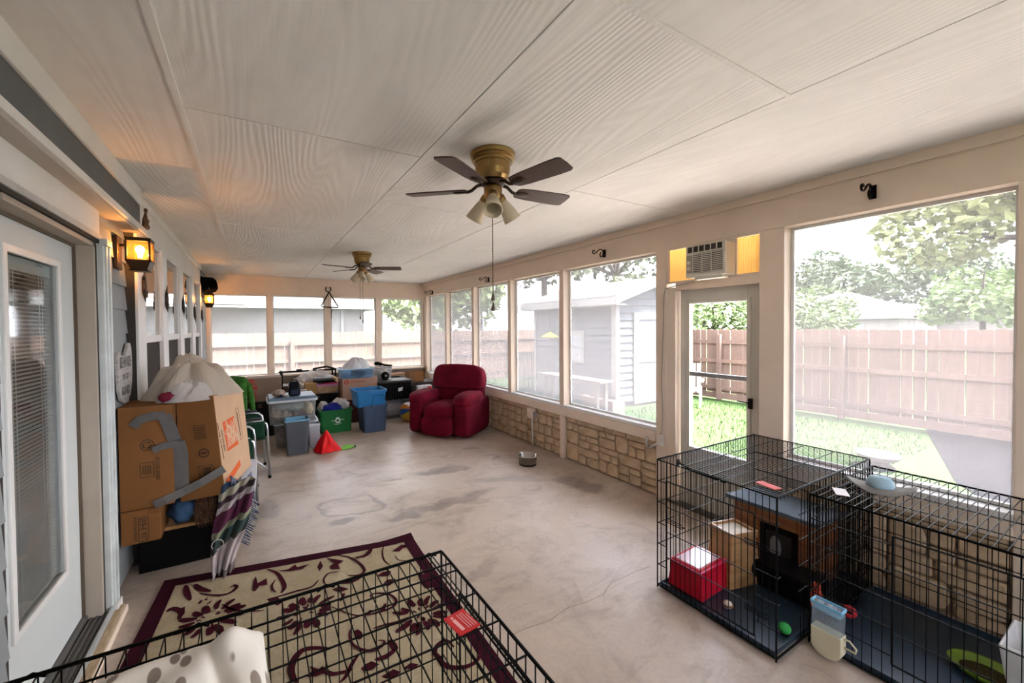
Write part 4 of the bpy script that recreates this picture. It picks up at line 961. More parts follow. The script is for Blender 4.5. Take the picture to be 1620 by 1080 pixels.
def ribbon(pts, w, z=.0125, taper=True):
    P = [Vector((x, y)) for x, y in pts]; Q = []
    for i in range(len(P)-1):
        p0, p1, p2, p3 = P[max(i-1, 0)], P[i], P[i+1], P[min(i+2, len(P)-1)]
        for k in range(6):
            t = k/6; Q.append(.5*((2*p1)+(p2-p0)*t+(2*p0-5*p1+4*p2-p3)*t*t+(3*p1-p0-3*p2+p3)*t**3))
    Q.append(P[-1]); vs = []
    for i, q in enumerate(Q):
        d = (Q[min(i+1, len(Q)-1)]-Q[max(i-1, 0)]); d = d.normalized() if d.length else Vector((1, 0)); nn = Vector((-d.y, d.x))
        k = w*.5*(math.sin(PI*min(1, max(0, i/(len(Q)-1)*.92+.04)))**.6 if taper else 1)
        vs += [(q.x+nn.x*k, q.y+nn.y*k, z), (q.x-nn.x*k, q.y-nn.y*k, z)]
    pat.add(vs, [(2*i, 2*i+1, 2*i+3, 2*i+2) for i in range(len(Q)-1)])
for w, ps in RUG_ST: ribbon(ps, w*1.25)
for ps in RUG_PL: pat.add([(x, y, .0128) for x, y in ps], [tuple(range(len(ps)))])
rnd.seed(8)
for (fx, fy) in RUG_FL+[(-.25, 2.83)]:
    for k in range(15):
        a = k*2*PI/15+rnd.uniform(-.12, .12); r0, r1 = rnd.uniform(.065, .085), rnd.uniform(.135, .185)
        ribbon([(fx+r0*math.cos(a), fy+r0*math.sin(a)), (fx+(r0+r1)/2*math.cos(a+.10), fy+(r0+r1)/2*math.sin(a+.10)), (fx+r1*math.cos(a+.05), fy+r1*math.sin(a+.05))], rnd.uniform(.026, .044))
    for k in range(9):
        a = rnd.uniform(0, 6.28); r = rnd.uniform(.01, .05); ribbon([(fx+r*math.cos(a), fy+r*math.sin(a)), (fx+(r+.02)*math.cos(a), fy+(r+.02)*math.sin(a)+.004), (fx+(r+.03)*math.cos(a), fy+(r+.03)*math.sin(a))], .012)
# the same scrolls carried on under the wire crate
for (fx, fy) in ((-.15, 1.75), (.45, 1.35), (-.4, 1.25)):
    for k in range(13):
        a = k*2*PI/13; ribbon([(fx+.06*math.cos(a), fy+.06*math.sin(a)), (fx+.11*math.cos(a+.1), fy+.11*math.sin(a+.1)), (fx+.15*math.cos(a), fy+.15*math.sin(a))], .03)
for k in range(8):
    cx_, cy_, r, a0 = rnd.uniform(-.55, .9), rnd.uniform(1.0, 1.95), rnd.uniform(.10, .18), rnd.uniform(0, 6)
    ribbon([(cx_+r*math.cos(a0+t*.55), cy_+r*(1-.06*t)*math.sin(a0+t*.55)) for t in range(8)], .022)
pat.build('floral_pattern', M_BURG, rug, kind='stuff')

# ------------------------------------------------------------------ wire crates
M_WIRE = mat('black enamelled wire', (.008, .008, .009), .48, var=.1)
M_TRAY = mat('dark blue black plastic tray', (.015, .034, .058), .32, spec=.6, var=.15, scale=4)
RV, RH = .0021, .0029
def panel(root, name, o, u, v, lu, lv, su, sv, r1=RV, r2=RH, skip=None):
    """wire panel: o corner, u/v unit axes, wires parallel to v every su along u, heavy wires parallel to u every sv"""
    o, u, v = Vector(o), Vector(u), Vector(v); w = u.cross(v).normalized()*.004; m = new()
    n = max(1, round(lu/su))
    for i in range(n+1):
        a = o+u*(lu*i/n)
        segs = [(0, lv)]
        if skip and skip[0]-.004 < lu*i/n < skip[1]+.004: segs = [(0, skip[2]), (skip[3], lv)]
        for s0, s1 in segs:
            if s1-s0 > .01: m.rod(a+v*s0, a+v*s1, r1)
    k = max(1, round(lv/sv))
    for i in range(k+1):
        b = o+v*(lv*i/k); segs = [(0, lu)]
        if skip and skip[2]+.004 < lv*i/k < skip[3]-.004: segs = [(0, skip[0]), (skip[1], lu)]
        for s0, s1 in segs: m.rod(b+u*s0+w, b+u*s1+w, r2)
    for (p, q) in ((o, o+u*lu), (o+v*lv, o+u*lu+v*lv), (o, o+v*lv), (o+u*lu, o+u*lu+v*lv)): m.rod(p, q, .0042, 6)
    return m.build(name, M_WIRE, root, kind='stuff')
def latch(root, p, u, v):
    """sliding bolt: two bars, loop and ball end"""
    p, u, v = Vector(p), Vector(u), Vector(v); w = u.cross(v).normalized()*.008; m = new()
    for k in (-.012, .0, .012): m.rod(p+v*k+w, p+v*k+u*.11+w, .0028, 6)
    m.tube([p+u*.05+w, p+u*.05-v*.045+w, p+u*.07-v*.05+w, p+u*.07+w], .0026, 6); m.blob(p+u*.118+w, (.006, .006, .006), 8, 6)
    return m.build('latch', M_WIRE, root)
def door(root, o, u, v, lu, lv, su, sv):
    o, u, v = Vector(o), Vector(u), Vector(v); w = u.cross(v).normalized()*.009
    d = panel(root, 'door', o+w, u, v, lu, lv, su, sv)
    m = new()
    for s in (.2, .75): latch(root, o+u*(lu-.05)+v*(lv*s), u, v)
    return d
X, Y, Z = (1, 0, 0), (0, 1, 0), (0, 0, 1)
def crate(label, x0, x1, y0, y1, h, top_dense='y'):
    t = thing('dog_crate', label, 'dog crate', (x0, y0, 0), 0, 'black wire dog crates'); w, d = x1-x0, y1-y0; zb = .018
    return t, w, d, zb
def corners(t, w, d, h):
    for (x, y) in ((0, 0), (0, d), (w, 0), (w, d)): new().rod((x, y, .002), (x, y, h), .0046, 6).build('corner_wire', M_WIRE, t)
# crate A, by the storm door
cA, w, d, zb = crate('tall black wire dog crate by the storm door, wooden cat house inside', 2.255, 3.415, 1.025, 1.715, .835); h = .835
panel(cA, 'top_panel', (0, 0, h), X, Y, w, d, .030, .155)
panel(cA, 'front_panel', (0, 0, zb), Y, Z, d, h-zb, .0335, .135, skip=(.10, .62, .06, .70)); door(cA, (0, .62, zb+.06), (0, -1, 0), Z, .52, .64, .0335, .155)
panel(cA, 'back_panel', (w, 0, zb), Y, Z, d, h-zb, .0335, .135)
panel(cA, 'side_panel', (0, d, zb), X, Z, w, h-zb, .032, .135); panel(cA, 'side_panel', (0, 0, zb), X, Z, w, h-zb, .036, .135, skip=(.03, .22, .0, .80))
tr = new(); tr.box(.012, w-.012, .012, d-.012, .016, .022)
for (a, b_, c, e) in ((.012, .018, .012, d-.012), (w-.018, w-.012, .012, d-.012), (.018, w-.018, .012, .018), (.018, w-.018, d-.018, d-.012)): tr.box(a, b_, c, e, .022, .042)
tr.build('tray', M_TRAY, cA)
corners(cA, w, d, h)
tg = new().box(-.055, .055, -.026, .026, 0, .003).build('warning_tag', mat('pink red plastic tag', (.62, .09, .085), .4, var=.03), cA, loc=(.125, .10, h+.004), rot=(0, 0, 1.35), label='pink red warning tag')
latch(cA, (.0, .62, .47), (0, -1, 0), Z)
# crate B, along the wall towards the camera
cB, w, d, zb = crate('long black wire dog crate under the big window, blue cap on its top', 2.555, 3.395, -.22, 1.005, .80); h = .80
panel(cB, 'top_panel', (0, 0, h), Y, X, d, w, .036, .21, r1=.0023)
panel(cB, 'front_panel', (0, 0, zb), Y, Z, d, h-zb, .0365, .135, skip=(.28, .90, .10, .70)); door(cB, (0, .90, zb+.10), (0, -1, 0), Z, .62, .60, .036, .15)
panel(cB, 'back_panel', (w, 0, zb), Y, Z, d, h-zb, .0365, .135); panel(cB, 'side_panel', (0, 0, zb), X, Z, w, h-zb, .036, .135); panel(cB, 'side_panel', (0, d, zb), X, Z, w, h-zb, .036, .135)
panel(cB, 'divider_panel', (.30, d-.02, zb+.02), X, Z, .28, h-zb-.04, .025, .2)
tr = new(); tr.box(.012, w-.012, .012, d-.012, .016, .022)
for (a, b_, c, e) in ((.012, .018, .012, d-.012), (w-.018, w-.012, .012, d-.012), (.018, w-.018, .012, .018), (.018, w-.018, d-.018, d-.012)): tr.box(a, b_, c, e, .022, .042)
tr.build('tray', M_TRAY, cB)
corners(cB, w, d, h)
new().box(-.055, .055, -.028, .028, 0, .003).build('paper_tag', mat('white paper tag', (.62, .58, .60), .6, var=.03), cB, loc=(.145, 1.145, h+.006), rot=(0, 0, .5), label='white paper tag')
# crate C, in the foreground over the rug
cC, w, d, zb = crate('foreground black wire dog crate over the rug, red tag on top', -.62, .665, .62, 1.552, .75); h = .75
panel(cC, 'top_panel', (0, 0, h), X, Y, w, d, .0465, .165, r1=.0024, r2=.0030)
panel(cC, 'back_panel', (0, d, zb), X, Z, w, h-zb, .0465, .14, r1=.0024); panel(cC, 'side_panel', (w, 0, zb), Y, Z, d, h-zb, .0465, .14, r1=.0024, skip=(.12, .78, .08, .64))
door(cC, (w, .12, zb+.08), Y, Z, .66, .56, .0465, .17)
panel(cC, 'side_panel', (0, 0, zb), Y, Z, d, h-zb, .0465, .14); panel(cC, 'front_panel', (0, 0, zb), X, Z, w, h-zb, .0465, .14)
corners(cC, w, d, h); cC.location.z = .0135
for x in (.05, .42, .80, 1.2): new().tube([(x, d-.006, h-.004), (x+.03, d+.002, h+.005), (x+.06, d-.006, h-.004)], .0052, 6).build('hinge_clip', M_WIRE, cC)
new().rod((0, d-.10, h+.003), (w, d-.10, h+.003), .0036, 6).build('top_wire', M_WIRE, cC)
new().rod((w-.06, 0, h-.003), (w-.06, d, h-.003), .0034, 6).build('top_wire', M_WIRE, cC)
rt_ = new().box(-.047, .047, -.038, .038, 0, .003).build('warning_tag', mat('bright red plastic tag', (.60, .012, .018), .35, var=.02), cC, loc=(1.175, .518, h+.004), rot=(0, 0, math.radians(-80)), label='bright red warning tag with white print')
M_PINKW = mat('pale pink print', (.80, .42, .42), .5)
wb_ = new(); wb_.box(-.036, -.026, -.02, -.012, .003, .0036); wb_.box(-.022, .032, -.022, -.010, .003, .0036)
for k in range(4): wb_.box(-.034 if k < 3 else -.02, .036, .002+k*.009, .0048+k*.009, .003, .0036)
wb_.build('print', M_PINKW, rt_)
# ------------------------------------------------------------------ contents of the crates
M_RED = mat('red plastic bin', (.42, .006, .022), .4, var=.1)
rb = thing('plastic_bin', 'red plastic bin upside down in the tall wire crate', 'bin', (2.458, 1.568, .024), math.radians(2))
q = new(); q.frustum(.315, .225, .285, .195, 0, .185)
q.build('body', M_RED, rb, bevel=.012)
new().box(-.150, .150, -.105, .105, .165, .178).build('rim', mat('bright pink red rim', (.55, .03, .10), .35), rb, bevel=.006)
new().box(-.122, .122, -.078, .078, .182, .189).build('inset_panel', mat('pale pink bottom', (.72, .50, .60), .25, var=.05, coat=.3), rb, bevel=.005)
M_OAK = wood('honey pine', (.30, .155, .06), (.50, .29, .13), 3, .45, (1, 1, 8)); M_HOLE = mat('dark cavity', (.015, .012, .01), .9)
wbx = thing('wooden_box', 'honey pine box with open tray top beside the red bin', 'box', (2.735, 1.50, .024), math.radians(-14))
q = new(); q.frustum(.27, .20, .19, .16, 0, .325); q.build('body', M_OAK, wbx, bevel=.006)
for (a, b_, c, e) in ((-.105, -.09, -.09, .09), (.09, .105, -.09, .09), (-.09, .09, -.09, -.077), (-.09, .09, .077, .09)): new().box(a, b_, c, e, .30, .345).build('rim_board', M_OAK, wbx, bevel=.002)
new().box(-.088, .088, -.075, .075, .326, .329).build('tray_bottom', mat('pale paper liner', (.66, .60, .50), .6), wbx)
new().lathe([(0, -.004), (.021, -.003), (.024, .002), (0, .002)], 16, T(.07, -.0965, .10) @ RX(PI/2-.06) @ Matrix.Diagonal((1, 1.9, 1, 1))).build('hand_hole', M_HOLE, wbx)
M_CEDR = wood('stained cedar', (.19, .065, .02), (.36, .135, .045), 3, .5, (1, 1, 9)); M_SLATE = mat('blue grey felt roof', (.10, .125, .155), .75, var=.12, scale=30, bmp=.2, bscale=200)
ch = thing('cat_house', 'stained wooden cat house with flat blue grey roof inside the crate', 'cat house', (2.99, 1.165, .024))
for k in range(6): new().box(0, .018, k*.0785, k*.0785+.076, 0, .43).build('front_board', M_CEDR, ch, bevel=.002)
for k in range(4): new().box(.018+k*.088, .018+k*.088+.085, 0, .016, 0, .42-.008*k).build('side_board', M_CEDR, ch, bevel=.002)
for k in range(4): new().box(.018+k*.088, .018+k*.088+.085, .455, .471, 0, .42).build('side_board', M_CEDR, ch, bevel=.002)
new().box(.36, .372, 0, .471, 0, .41).build('back_board', M_CEDR, ch)
new().add([(-.045, -.04, .435), (.41, -.04, .40), (.41, .51, .40), (-.045, .51, .435), (-.045, -.04, .462), (.41, -.04, .425), (.41, .51, .425), (-.045, .51, .462)], [(3, 2, 1, 0), (4, 5, 6, 7), (0, 1, 5, 4), (1, 2, 6, 5), (2, 3, 7, 6), (3, 0, 4, 7)]).build('roof', M_SLATE, ch, bevel=.004)
f = new()
for (a, b_, c, e) in ((.07, .105, .06, .34), (.255, .29, .06, .34), (.105, .255, .30, .34), (.105, .255, .06, .09)): f.box(-.014, 0, a, b_, c, e)
f.build('door_frame', M_HOLE, ch, bevel=.002); new().box(-.004, -.001, .105, .255, .09, .30).build('door_flap', mat('dark smoky flap', (.03, .028, .027), .3), ch)
new().blob((-.006, .20, .20), (.004, .035, .075), 12, 8).build('flap_window', mat('pale grey cloth', (.22, .20, .20), .6), ch, smooth=True)
bx = thing('storage_bin', 'black shallow storage bin in front of the cat house', 'bin', (2.875, 1.235, .024))
q = new(); q.frustum(.16, .30, .18, .33, 0, .15); q.build('body', mat('black plastic bin', (.012, .012, .014), .4), bx, bevel=.008)
new().frustum(.188, .338, .188, .338, .15, .162).build('lid', mat('black plastic lid', (.014, .014, .016), .4), bx, bevel=.004)
bl_ = thing('toy_ball', 'white and brown toy ball on the tray of the tall crate', 'toy', (2.405, 1.35, .050))
new().blob((0, 0, 0), (.026, .026, .026), 16, 12, lambda d: 1-.12*abs(math.sin(d.z*6))).build('cap', mat('white brown plastic', (.52, .45, .38), .4, var=.3, scale=30), bl_, smooth=True)
new().lathe([(.024, -.006), (.029, -.005), (.029, .005), (.024, .006)], 18).build('band', mat('brown band', (.16, .09, .05), .6), bl_, smooth=True)
gb_ = new().blob((0, 0, 0), (.030, .030, .030), 18, 12).build('toy_ball', mat('green rubber', (.03, .30, .06), .4, var=.15), None, smooth=True, loc=(2.475, 1.085, .054)); tag(gb_, 'small green ball at the near corner of the tall crate', 'ball')
ty = thing('hanging_toy', 'orange red hanging toy on the near side of the tall crate', 'toy', (2.70, 1.03, .14))
M_TOY = mat('orange red toy fabric', (.50, .06, .03), .6, var=.35, scale=40)
for (dz, r) in ((.10, .026), (.055, .034), (.0, .03)): new().blob((.0, -.0, dz), (r, r*.8, r), 12, 8).build('bead', M_TOY, ty, smooth=True)
new().rod((0, 0, .12), (0, 0, .25), .003, 5).build('string', M_RUST, ty)
t2 = thing('cage_ball', 'red lattice ball lying on the dark mat between the two crates', 'toy', (2.93, .965, .055))
q = new()
for k in range(6):
    a = k*PI/6; q.tube([Euler((a, k*.7, a*1.3)).to_matrix() @ Vector((.034*math.cos(b_), .034*math.sin(b_), 0)) for b_ in [i*2*PI/16 for i in range(16)]], .005, 5, closed=True)
q.build('lattice', mat('red rubber lattice', (.50, .03, .04), .5), t2, smooth=True); new().blob((0, 0, 0), (.018, .018, .018), 8, 6).build('bell', M_RUST, t2, smooth=True)
# water dispenser hanging on crate B
wd_ = thing('feeder', 'cream and clear wall feeder with blue rim on the long crate front', 'feeder', (2.515, .908, .012))
M_CRM = mat('cream plastic', (.66, .60, .42), .4, var=.03)
def ushape(w_, h_, r_=None):
    P_ = []
    for i in range(13):
        a = PI+PI*i/12; P_.append((w_*math.cos(a), w_*.85+w_*.85*math.sin(a)))
    return P_+[(w_, h_), (-w_, h_)]
MW = Matrix(((0, 0, 1, 0), (1, 0, 0, 0), (0, 1, 0, 0), (0, 0, 0, 1)))
new().prism(ushape(.063, .135), -.032, .030, MW).build('bowl', M_CRM, wd_, bevel=.004)
new().prism([(-.060, .13), (.060, .13), (.062, .262), (-.062, .262)], -.029, .027, MW).build('tank', clear('clear grey plastic', (.88, .92, .95), .35, .1, (.45, .52, .58)), wd_, bevel=.004)
f = new(); f.box(-.032, -.026, -.066, .066, .252, .268).box(.024, .030, -.066, .066, .252, .268).box(-.026, .024, -.066, -.059, .252, .268).box(-.026, .024, .059, .066, .252, .268)
f.build('rim', mat('light blue plastic rim', (.20, .50, .70), .35), wd_, bevel=.003)
new().box(-.026, .024, -.058, .058, .225, .23).build('fill_plate', mat('blue tank inside', (.25, .52, .68), .3), wd_)
new().tube([(-.0, -.060, .125), (-.0, -.085, .13), (-.0, -.112, .105), (-.0, -.108, .085), (-.0, -.066, .085)], .005, 6).build('handle', M_CRM, wd_, smooth=True)
# cap on crate B
hat = thing('bucket_hat', 'pale blue crowned hat with grey brim on the long crate', 'hat', (2.93, .835, .806), math.radians(-72))
hat.scale = (.62, .62, .72)
M_HB = mat('pale blue cotton', (.33, .47, .54), .9, var=.06, scale=20); M_HG = mat('grey brim cotton', (.22, .21, .195), .9, var=.08)
new().lathe([(.085, .015), (.092, .03), (.088, .06), (.07, .088), (.03, .096), (0, .094)], 28, Matrix.Diagonal((1, .85, 1, 1))).build('crown', M_HB, hat, smooth=True)
b_ = new()
b_.grid(lambda u, v: ((.085+.095*v)*math.cos(u*2*PI)*(1+.25*v*abs(math.cos(u*2*PI))), (.072+.07*v)*math.sin(u*2*PI), .014+.035*v*math.cos(u*4*PI)*v+.004), 40, 6)
b_.build('brim', M_HG, hat, smooth=True, solid=.004)
gd_ = thing('pet_dish', 'lime green dish lying in the long crate at the frame edge', 'dish', (2.99, .47, .026))
new().lathe([(0, .006), (.07, .006), (.095, .035), (.10, .038), (.102, .034), (.075, 0), (0, 0)], 24, Matrix.Diagonal((1, 1.25, 1, 1))).build('bowl', mat('lime green plastic', (.20, .36, .03), .35), gd_, smooth=True)
new().lathe([(0, .008), (.065, .008), (.07, .012), (0, .012)], 18, Matrix.Diagonal((1, 1.25, 1, 1))).build('dry_food', mat('dark kibble', (.06, .05, .02), .9, var=.4, scale=90), gd_)
wt = thing('litter_tub', 'white tub with brown litter at the right frame edge', 'tub', (2.98, .255, .026))
q = new(); t_ = .012
q.add([(sx*a, sy*b2, z) for (a, b2, z) in ((.12, .13, 0), (.15, .16, .26), (.138, .148, .26), (.11, .12, .012)) for (sx, sy) in ((-1, -1), (1, -1), (1, 1), (-1, 1))], [(3, 2, 1, 0)]+[(4*k+i, 4*k+(i+1) % 4, 4*k+4+(i+1) % 4, 4*k+4+i) for k in range(3) for i in range(4)]+[(12, 13, 14, 15)])
q.build('body', mat('white translucent plastic', (.62, .62, .62), .4), wt, bevel=.01)
new().box(-.118, .118, -.128, .128, .10, .12).build('litter', mat('brown wood litter', (.22, .15, .09), .95, var=.3, scale=60), wt)
# pillow over the foreground crate
def m_leaf():
    m, n, b = _nodes('cream cotton with grey leaf print'); v = coords(n, 'Object', (24, 7.5, 9), (0, 0, 1.15))
    vo = n.nodes.new('ShaderNodeTexVoronoi'); vo.inputs['Scale'].default_value = 1.15; vo.inputs['Randomness'].default_value = .75; n.links.new(v, vo.inputs['Vector'])
    c = ramp(n, vo.outputs['Distance'], [(.33, (.23, .19, .16)), (.39, (.74, .70, .64))]); n.links.new(c, b.inputs['Base Color']); b.inputs['Roughness'].default_value = .9; return m
pw = thing('pillow', 'cream pillow with grey leaf print resting on the foreground crate', 'pillow', (-.275, 1.03, .771), math.radians(5))
def pil(u, v):
    a, c = u*2-1, v*2-1
    e = max(0, (1-abs(a)**2.8))*max(0, (1-abs(c)**2.8)); x, y = a*.315*(1-.05*(1-abs(c))), c*.345*(1-.05*(1-abs(a)))
    z = .118*e**.40 + .010*math.sin(x*16+y*9)*e + .008*math.sin(x*31-y*22)*e
    z += .030*math.exp(-((x-.235)**2+(y-.265)**2)/.0022)
    fold = math.exp(-((x+.12*y-.215)**2)/.0003)*.035*e; return (x, y, max(.001, z-fold)+.0005)
new().grid(pil, 60, 60).build('cover', m_leaf(), pw, smooth=True)
new().grid(lambda u, v: ((u*2-1)*.31, (v*2-1)*.34, .0006), 2, 2).build('underside', mat('cream cotton', (.58, .53, .45), .9), pw)
# ------------------------------------------------------------------ the stack by the left wall
M_CARD = mat('brown cardboard', (.205, .088, .030), .85, var=.07, scale=3, bmp=.05, bscale=120)
M_CARD2 = mat('pale cardboard', (.47, .30, .165), .85, var=.07, scale=4); M_PRINT = mat('dark brown print', (.06, .035, .022), .8); M_ORG = mat('orange print', (.62, .115, .03), .7, var=.04)
M_CREAMP = mat('cream print', (.62, .46, .32), .7)
M_TAPE = mat('grey duct tape', (.11, .104, .102), .42, var=.1, scale=20); M_PTAPE = clear('brown packing tape', (.95, .75, .5), .35, .15, (.45, .27, .12))
cabn = thing('low_cabinet', 'low black cabinet with orange brown top edge beneath the stacked boxes', 'cabinet', (-.725, 3.62, 0))
new().box(0, .44, .0, .78, 0.0, .275).build('body', mat('black laminate', (.010, .009, .009), .6), cabn, bevel=.004)
new().box(-.0, .45, -.02, .79, .275, .298).build('top_board', wood('orange pine board', (.30, .15, .05), (.46, .26, .10), 5, .5, (1, 8, 8)), cabn, bevel=.002)
def carton(label, loc, rz, w, d, h, m=None, tilt=0, flaps=True, group=None, name='cardboard_box'):
    t = thing(name, label, 'box', loc, 0, group, rot=(0, tilt, rz)); m = m or M_CARD
    new().box(0, w, 0, d, 0, h).build('body', m, t, bevel=.004)
    if flaps:
        new().box(.001, w-.001, .001, d/2-.002, h, h+.004).build('flap', m, t); new().box(.001, w-.001, d/2+.002, d-.001, h, h+.004).build('flap', m, t)
    return t
def stamp_bar(t, x, z, w, h, y=-.0012):
    q = new()
    for (a, c, e, f_) in ((0, w, 0, .004), (0, w, h-.004, h), (0, .004, 0, h), (w-.004, w, 0, h)): q.box(x+a, x+c, y, 0, z+e, z+f_)
    for k in range(7): q.box(x+w*.18+k*w*.09, x+w*.18+k*w*.09+w*(.03 if k % 2 else .05), y, 0, z+h*.2, z+h*.8)
    q.build('barcode_stamp', M_PRINT, t)
def stamp_ring(t, x, z, r, y=-.0012):
    q = new(); q.lathe([(r*.86, 0), (r, 0), (r, .001), (r*.86, .001)], 28, T(x, y, z) @ RX(PI/2) @ Matrix.Diagonal((1, 1, -1, 1)))
    for k in range(3):
        a = k*2*PI/3+.5; q.tube([(x+r*.55*math.cos(a+b_), y, z+r*.55*math.sin(a+b_)) for b_ in (0, .5, 1.0, 1.5)], r*.13, 4)
    q.build('recycle_stamp', M_PRINT, t)
# small box at the bottom
bC = carton('small brown moving box at the bottom of the left stack', (-.772, 3.425, .298), 0, .205, .30, .215, M_CARD)
text('print', 'Lia Hill', .058, M_PRINT, bC, (.115, -.0012, .085), (PI/2, -PI/2, 0)); text('print', 'ADHESIVE BOOK', .022, M_PRINT, bC, (.075, -.0012, .10), (PI/2, -PI/2, 0))
q = new()
for (a, c, e, f_) in ((.088, .092, .01, .17), (.140, .143, .01, .17), (.088, .143, .168, .171)): q.box(a, c, -.0012, 0, e, f_)
q.build('print_frame', M_PRINT, bC); new().box(.14, .206, -.001, .001, .18, .2155).build('tape', M_PTAPE, bC)
# the big box on the left
bB = carton('tall brown moving box against the siding with torn right edge', (-.776, 3.44, .518), 0, .283, .33, .675, M_CARD, flaps=True)
stamp_bar(bB, .105, .205, .075, .10); stamp_ring(bB, .145, .42, .038); text('print', 'YEAR BOOK', .03, M_PRINT, bB, (.20, -.0012, .255), (PI/2, -PI/2, 0))
# support under the tilted box: folded jeans, brown rug, blanket pile
jn = thing('jeans', 'folded blue jeans bulging below the tilted box', 'clothing', (-.47, 3.66, .298))
M_DENIM = mat('blue denim', (.035, .075, .15), .9, var=.2, scale=40)
def lump(c, r, seed, amp=.12, fr=2.2): return lambda d: 1+amp*noise.noise(Vector((d.x*fr+seed, d.y*fr, d.z*fr)))
q = new(); q.blob((0, .05, .095), (.11, .20, .095), 26, 16, lump(0, 0, 3.1, .28)); q.build('leg', M_DENIM, jn, smooth=True)
q = new(); q.blob((.02, .10, .145), (.10, .18, .05), 22, 12, lump(0, 0, 6.1, .25)); q.build('leg', M_DENIM, jn, smooth=True)
fr_ = thing('shaggy_throw', 'brown shaggy throw squeezed between jeans and striped blanket', 'blanket', (-.30, 3.70, .298))
M_SHAG = mat('brown mixed yarn', (.09, .045, .028), .95, var=.6, scale=30, bmp=.9, bscale=90)
new().blob((0, .06, .10), (.10, .22, .105), 26, 16, lump(0, 0, 9.4, .3, 4)).build('pile', M_SHAG, fr_, smooth=True)
sg_ = new(); rnd.seed(21)
for k in range(240):
    x, z = rnd.uniform(-.095, .075), rnd.uniform(.02, .19); p = Vector((x, -.16+.25*abs(x)+.06*abs(z-.1), z)); sg_.tube([p, p+Vector((rnd.uniform(-.01, .012), -.022, -.015)), p+Vector((rnd.uniform(-.015, .02), -.022, -.055))], [.0035, .003, .001], 3)
sg_.build('shag', mat('dark brown yarn', (.10, .05, .032), .95, var=.5, scale=50), fr_, kind='stuff')
# tilted box
bA = thing('cardboard_box', 'large tilted moving box with orange logo and grey tape', 'box', (-.205, 3.500, .500), 0, None, rot=(0, 0, 0))
# local frame: corner at the front edge; left face runs back-left, right face runs back-right; leans outwards at the foot
def P3(x, y, z): return Vector((x, y, z))
e_l = Vector((-.272, .07, -.03)); e_r = Vector((.165, .41, .058)); e_u = Vector((-.060, .0, .728))
cor = [Vector((0, 0, 0)), e_l, e_l+e_r, e_r]
top = [e_u, Vector((-.285, .07, .702)), Vector((-.20, .46, .69)), e_r+e_u*.86]
new().add([tuple(p) for p in cor+top], [(0, 1, 2, 3), (7, 6, 5, 4), (0, 4, 5, 1), (1, 5, 6, 2), (2, 6, 7, 3), (3, 7, 4, 0)]).build('body', M_CARD, bA, bevel=.004)
def faceM(o, u, v):
    u, v = Vector(u), Vector(v); uu = u.normalized(); n = uu.cross(v).normalized(); vv = n.cross(uu); M = Matrix((( uu.x, vv.x, n.x, o[0]), (uu.y, vv.y, n.y, o[1]), (uu.z, vv.z, n.z, o[2]), (0, 0, 0, 1))); return M
FR = faceM(Vector((0, 0, 0)), e_r, e_u)       # right face, local x back, y up
FL = faceM(e_l, -e_l, e_u)                     # left face, x to the front corner, y up
def decal(name, M, poly, m, z=.0012): return new().prism(poly, .0003, z, M).build(name, m, bA)
FRo = FR @ T(0, 0, 0)
FRi = FR.inverted(); fq = [FRi @ p for p in (Vector((0, 0, 0)), e_r, top[3], e_u)]; fc_ = sum((Vector(p) for p in fq), Vector())/4
decal('pale_panel', FR, [tuple((fc_+(p-fc_)*.985)[:2]) for p in fq], mat('pale peach cardboard', (.53, .345, .22), .85, var=.05), .0008)
decal('logo_panel', FR, [(.13, .27), (.30, .255), (.30, .49), (.13, .50)], M_ORG, .0016)
lg = new()
for k in range(7):
    a = .145+k*.021; lg.prism([(a, .29), (a+.009, .29), (a+.045-.02*(k > 4), .47-.02*(k % 3)), (a+.034-.02*(k > 4), .475-.02*(k % 3))], .0016, .0022, FR)
lg.build('logo_stripes', M_CREAMP, bA)
Mt = FR @ T(.215, .375, .0024)
lt_ = text('logo_text', 'THE HOME\nDEPOT', .052, M_CREAMP, bA, (0, 0, 0), (0, 0, 0)); lt_.matrix_local = FR @ T(.215, .375, .0024) @ RZ(math.radians(-52))
for (s_, x_, z_, sz) in (('MOVING BOX', .095, .37, .026), ('EXTRA LARGE / CAJA DE MUDANZA', .062, .38, .017)):
    o_ = text('print', s_, sz, M_PRINT, bA, (0, 0, 0), (0, 0, 0)); o_.matrix_local = FR @ T(x_, z_, .0016) @ RZ(-PI/2)
q = new()
for (a, c, e, f_) in ((.345, .348, .27, .53), (.385, .388, .27, .53), (.345, .388, .527, .53), (.345, .388, .27, .273), (.355, .362, .30, .50)): q.prism([(a, e), (c, e), (c, f_), (a, f_)], .0008, .0016, FR)
q.build('print_frame', M_PRINT, bA)
decal('orange_band', FR, [(.04, .03), (.28, .085), (.28, .135), (.04, .085)], M_ORG, .0016)
stamp = new()
def fl_rect(x0, x1, y0, y1, t=.003):
    for (a, c, e, f_) in ((x0, x1, y0, y0+t), (x0, x1, y1-t, y1), (x0, x0+t, y0, y1), (x1-t, x1, y0, y1)): stamp.prism([(a, e), (c, e), (c, f_), (a, f_)], .0003, .0014, FL)
fl_rect(.15, .22, .43, .53); fl_rect(.165, .235, .145, .235)
for k in range(5): stamp.prism([(.16, .445+k*.016), (.21, .445+k*.016), (.21, .450+k*.016), (.16, .450+k*.016)], .0003, .0014, FL)
for k in range(6): stamp.prism([(.175+k*.008, .16), (.180+k*.008, .16), (.180+k*.008, .22), (.175+k*.008, .22)], .0003, .0014, FL)
stamp.build('barcode_stamp', M_PRINT, bA)
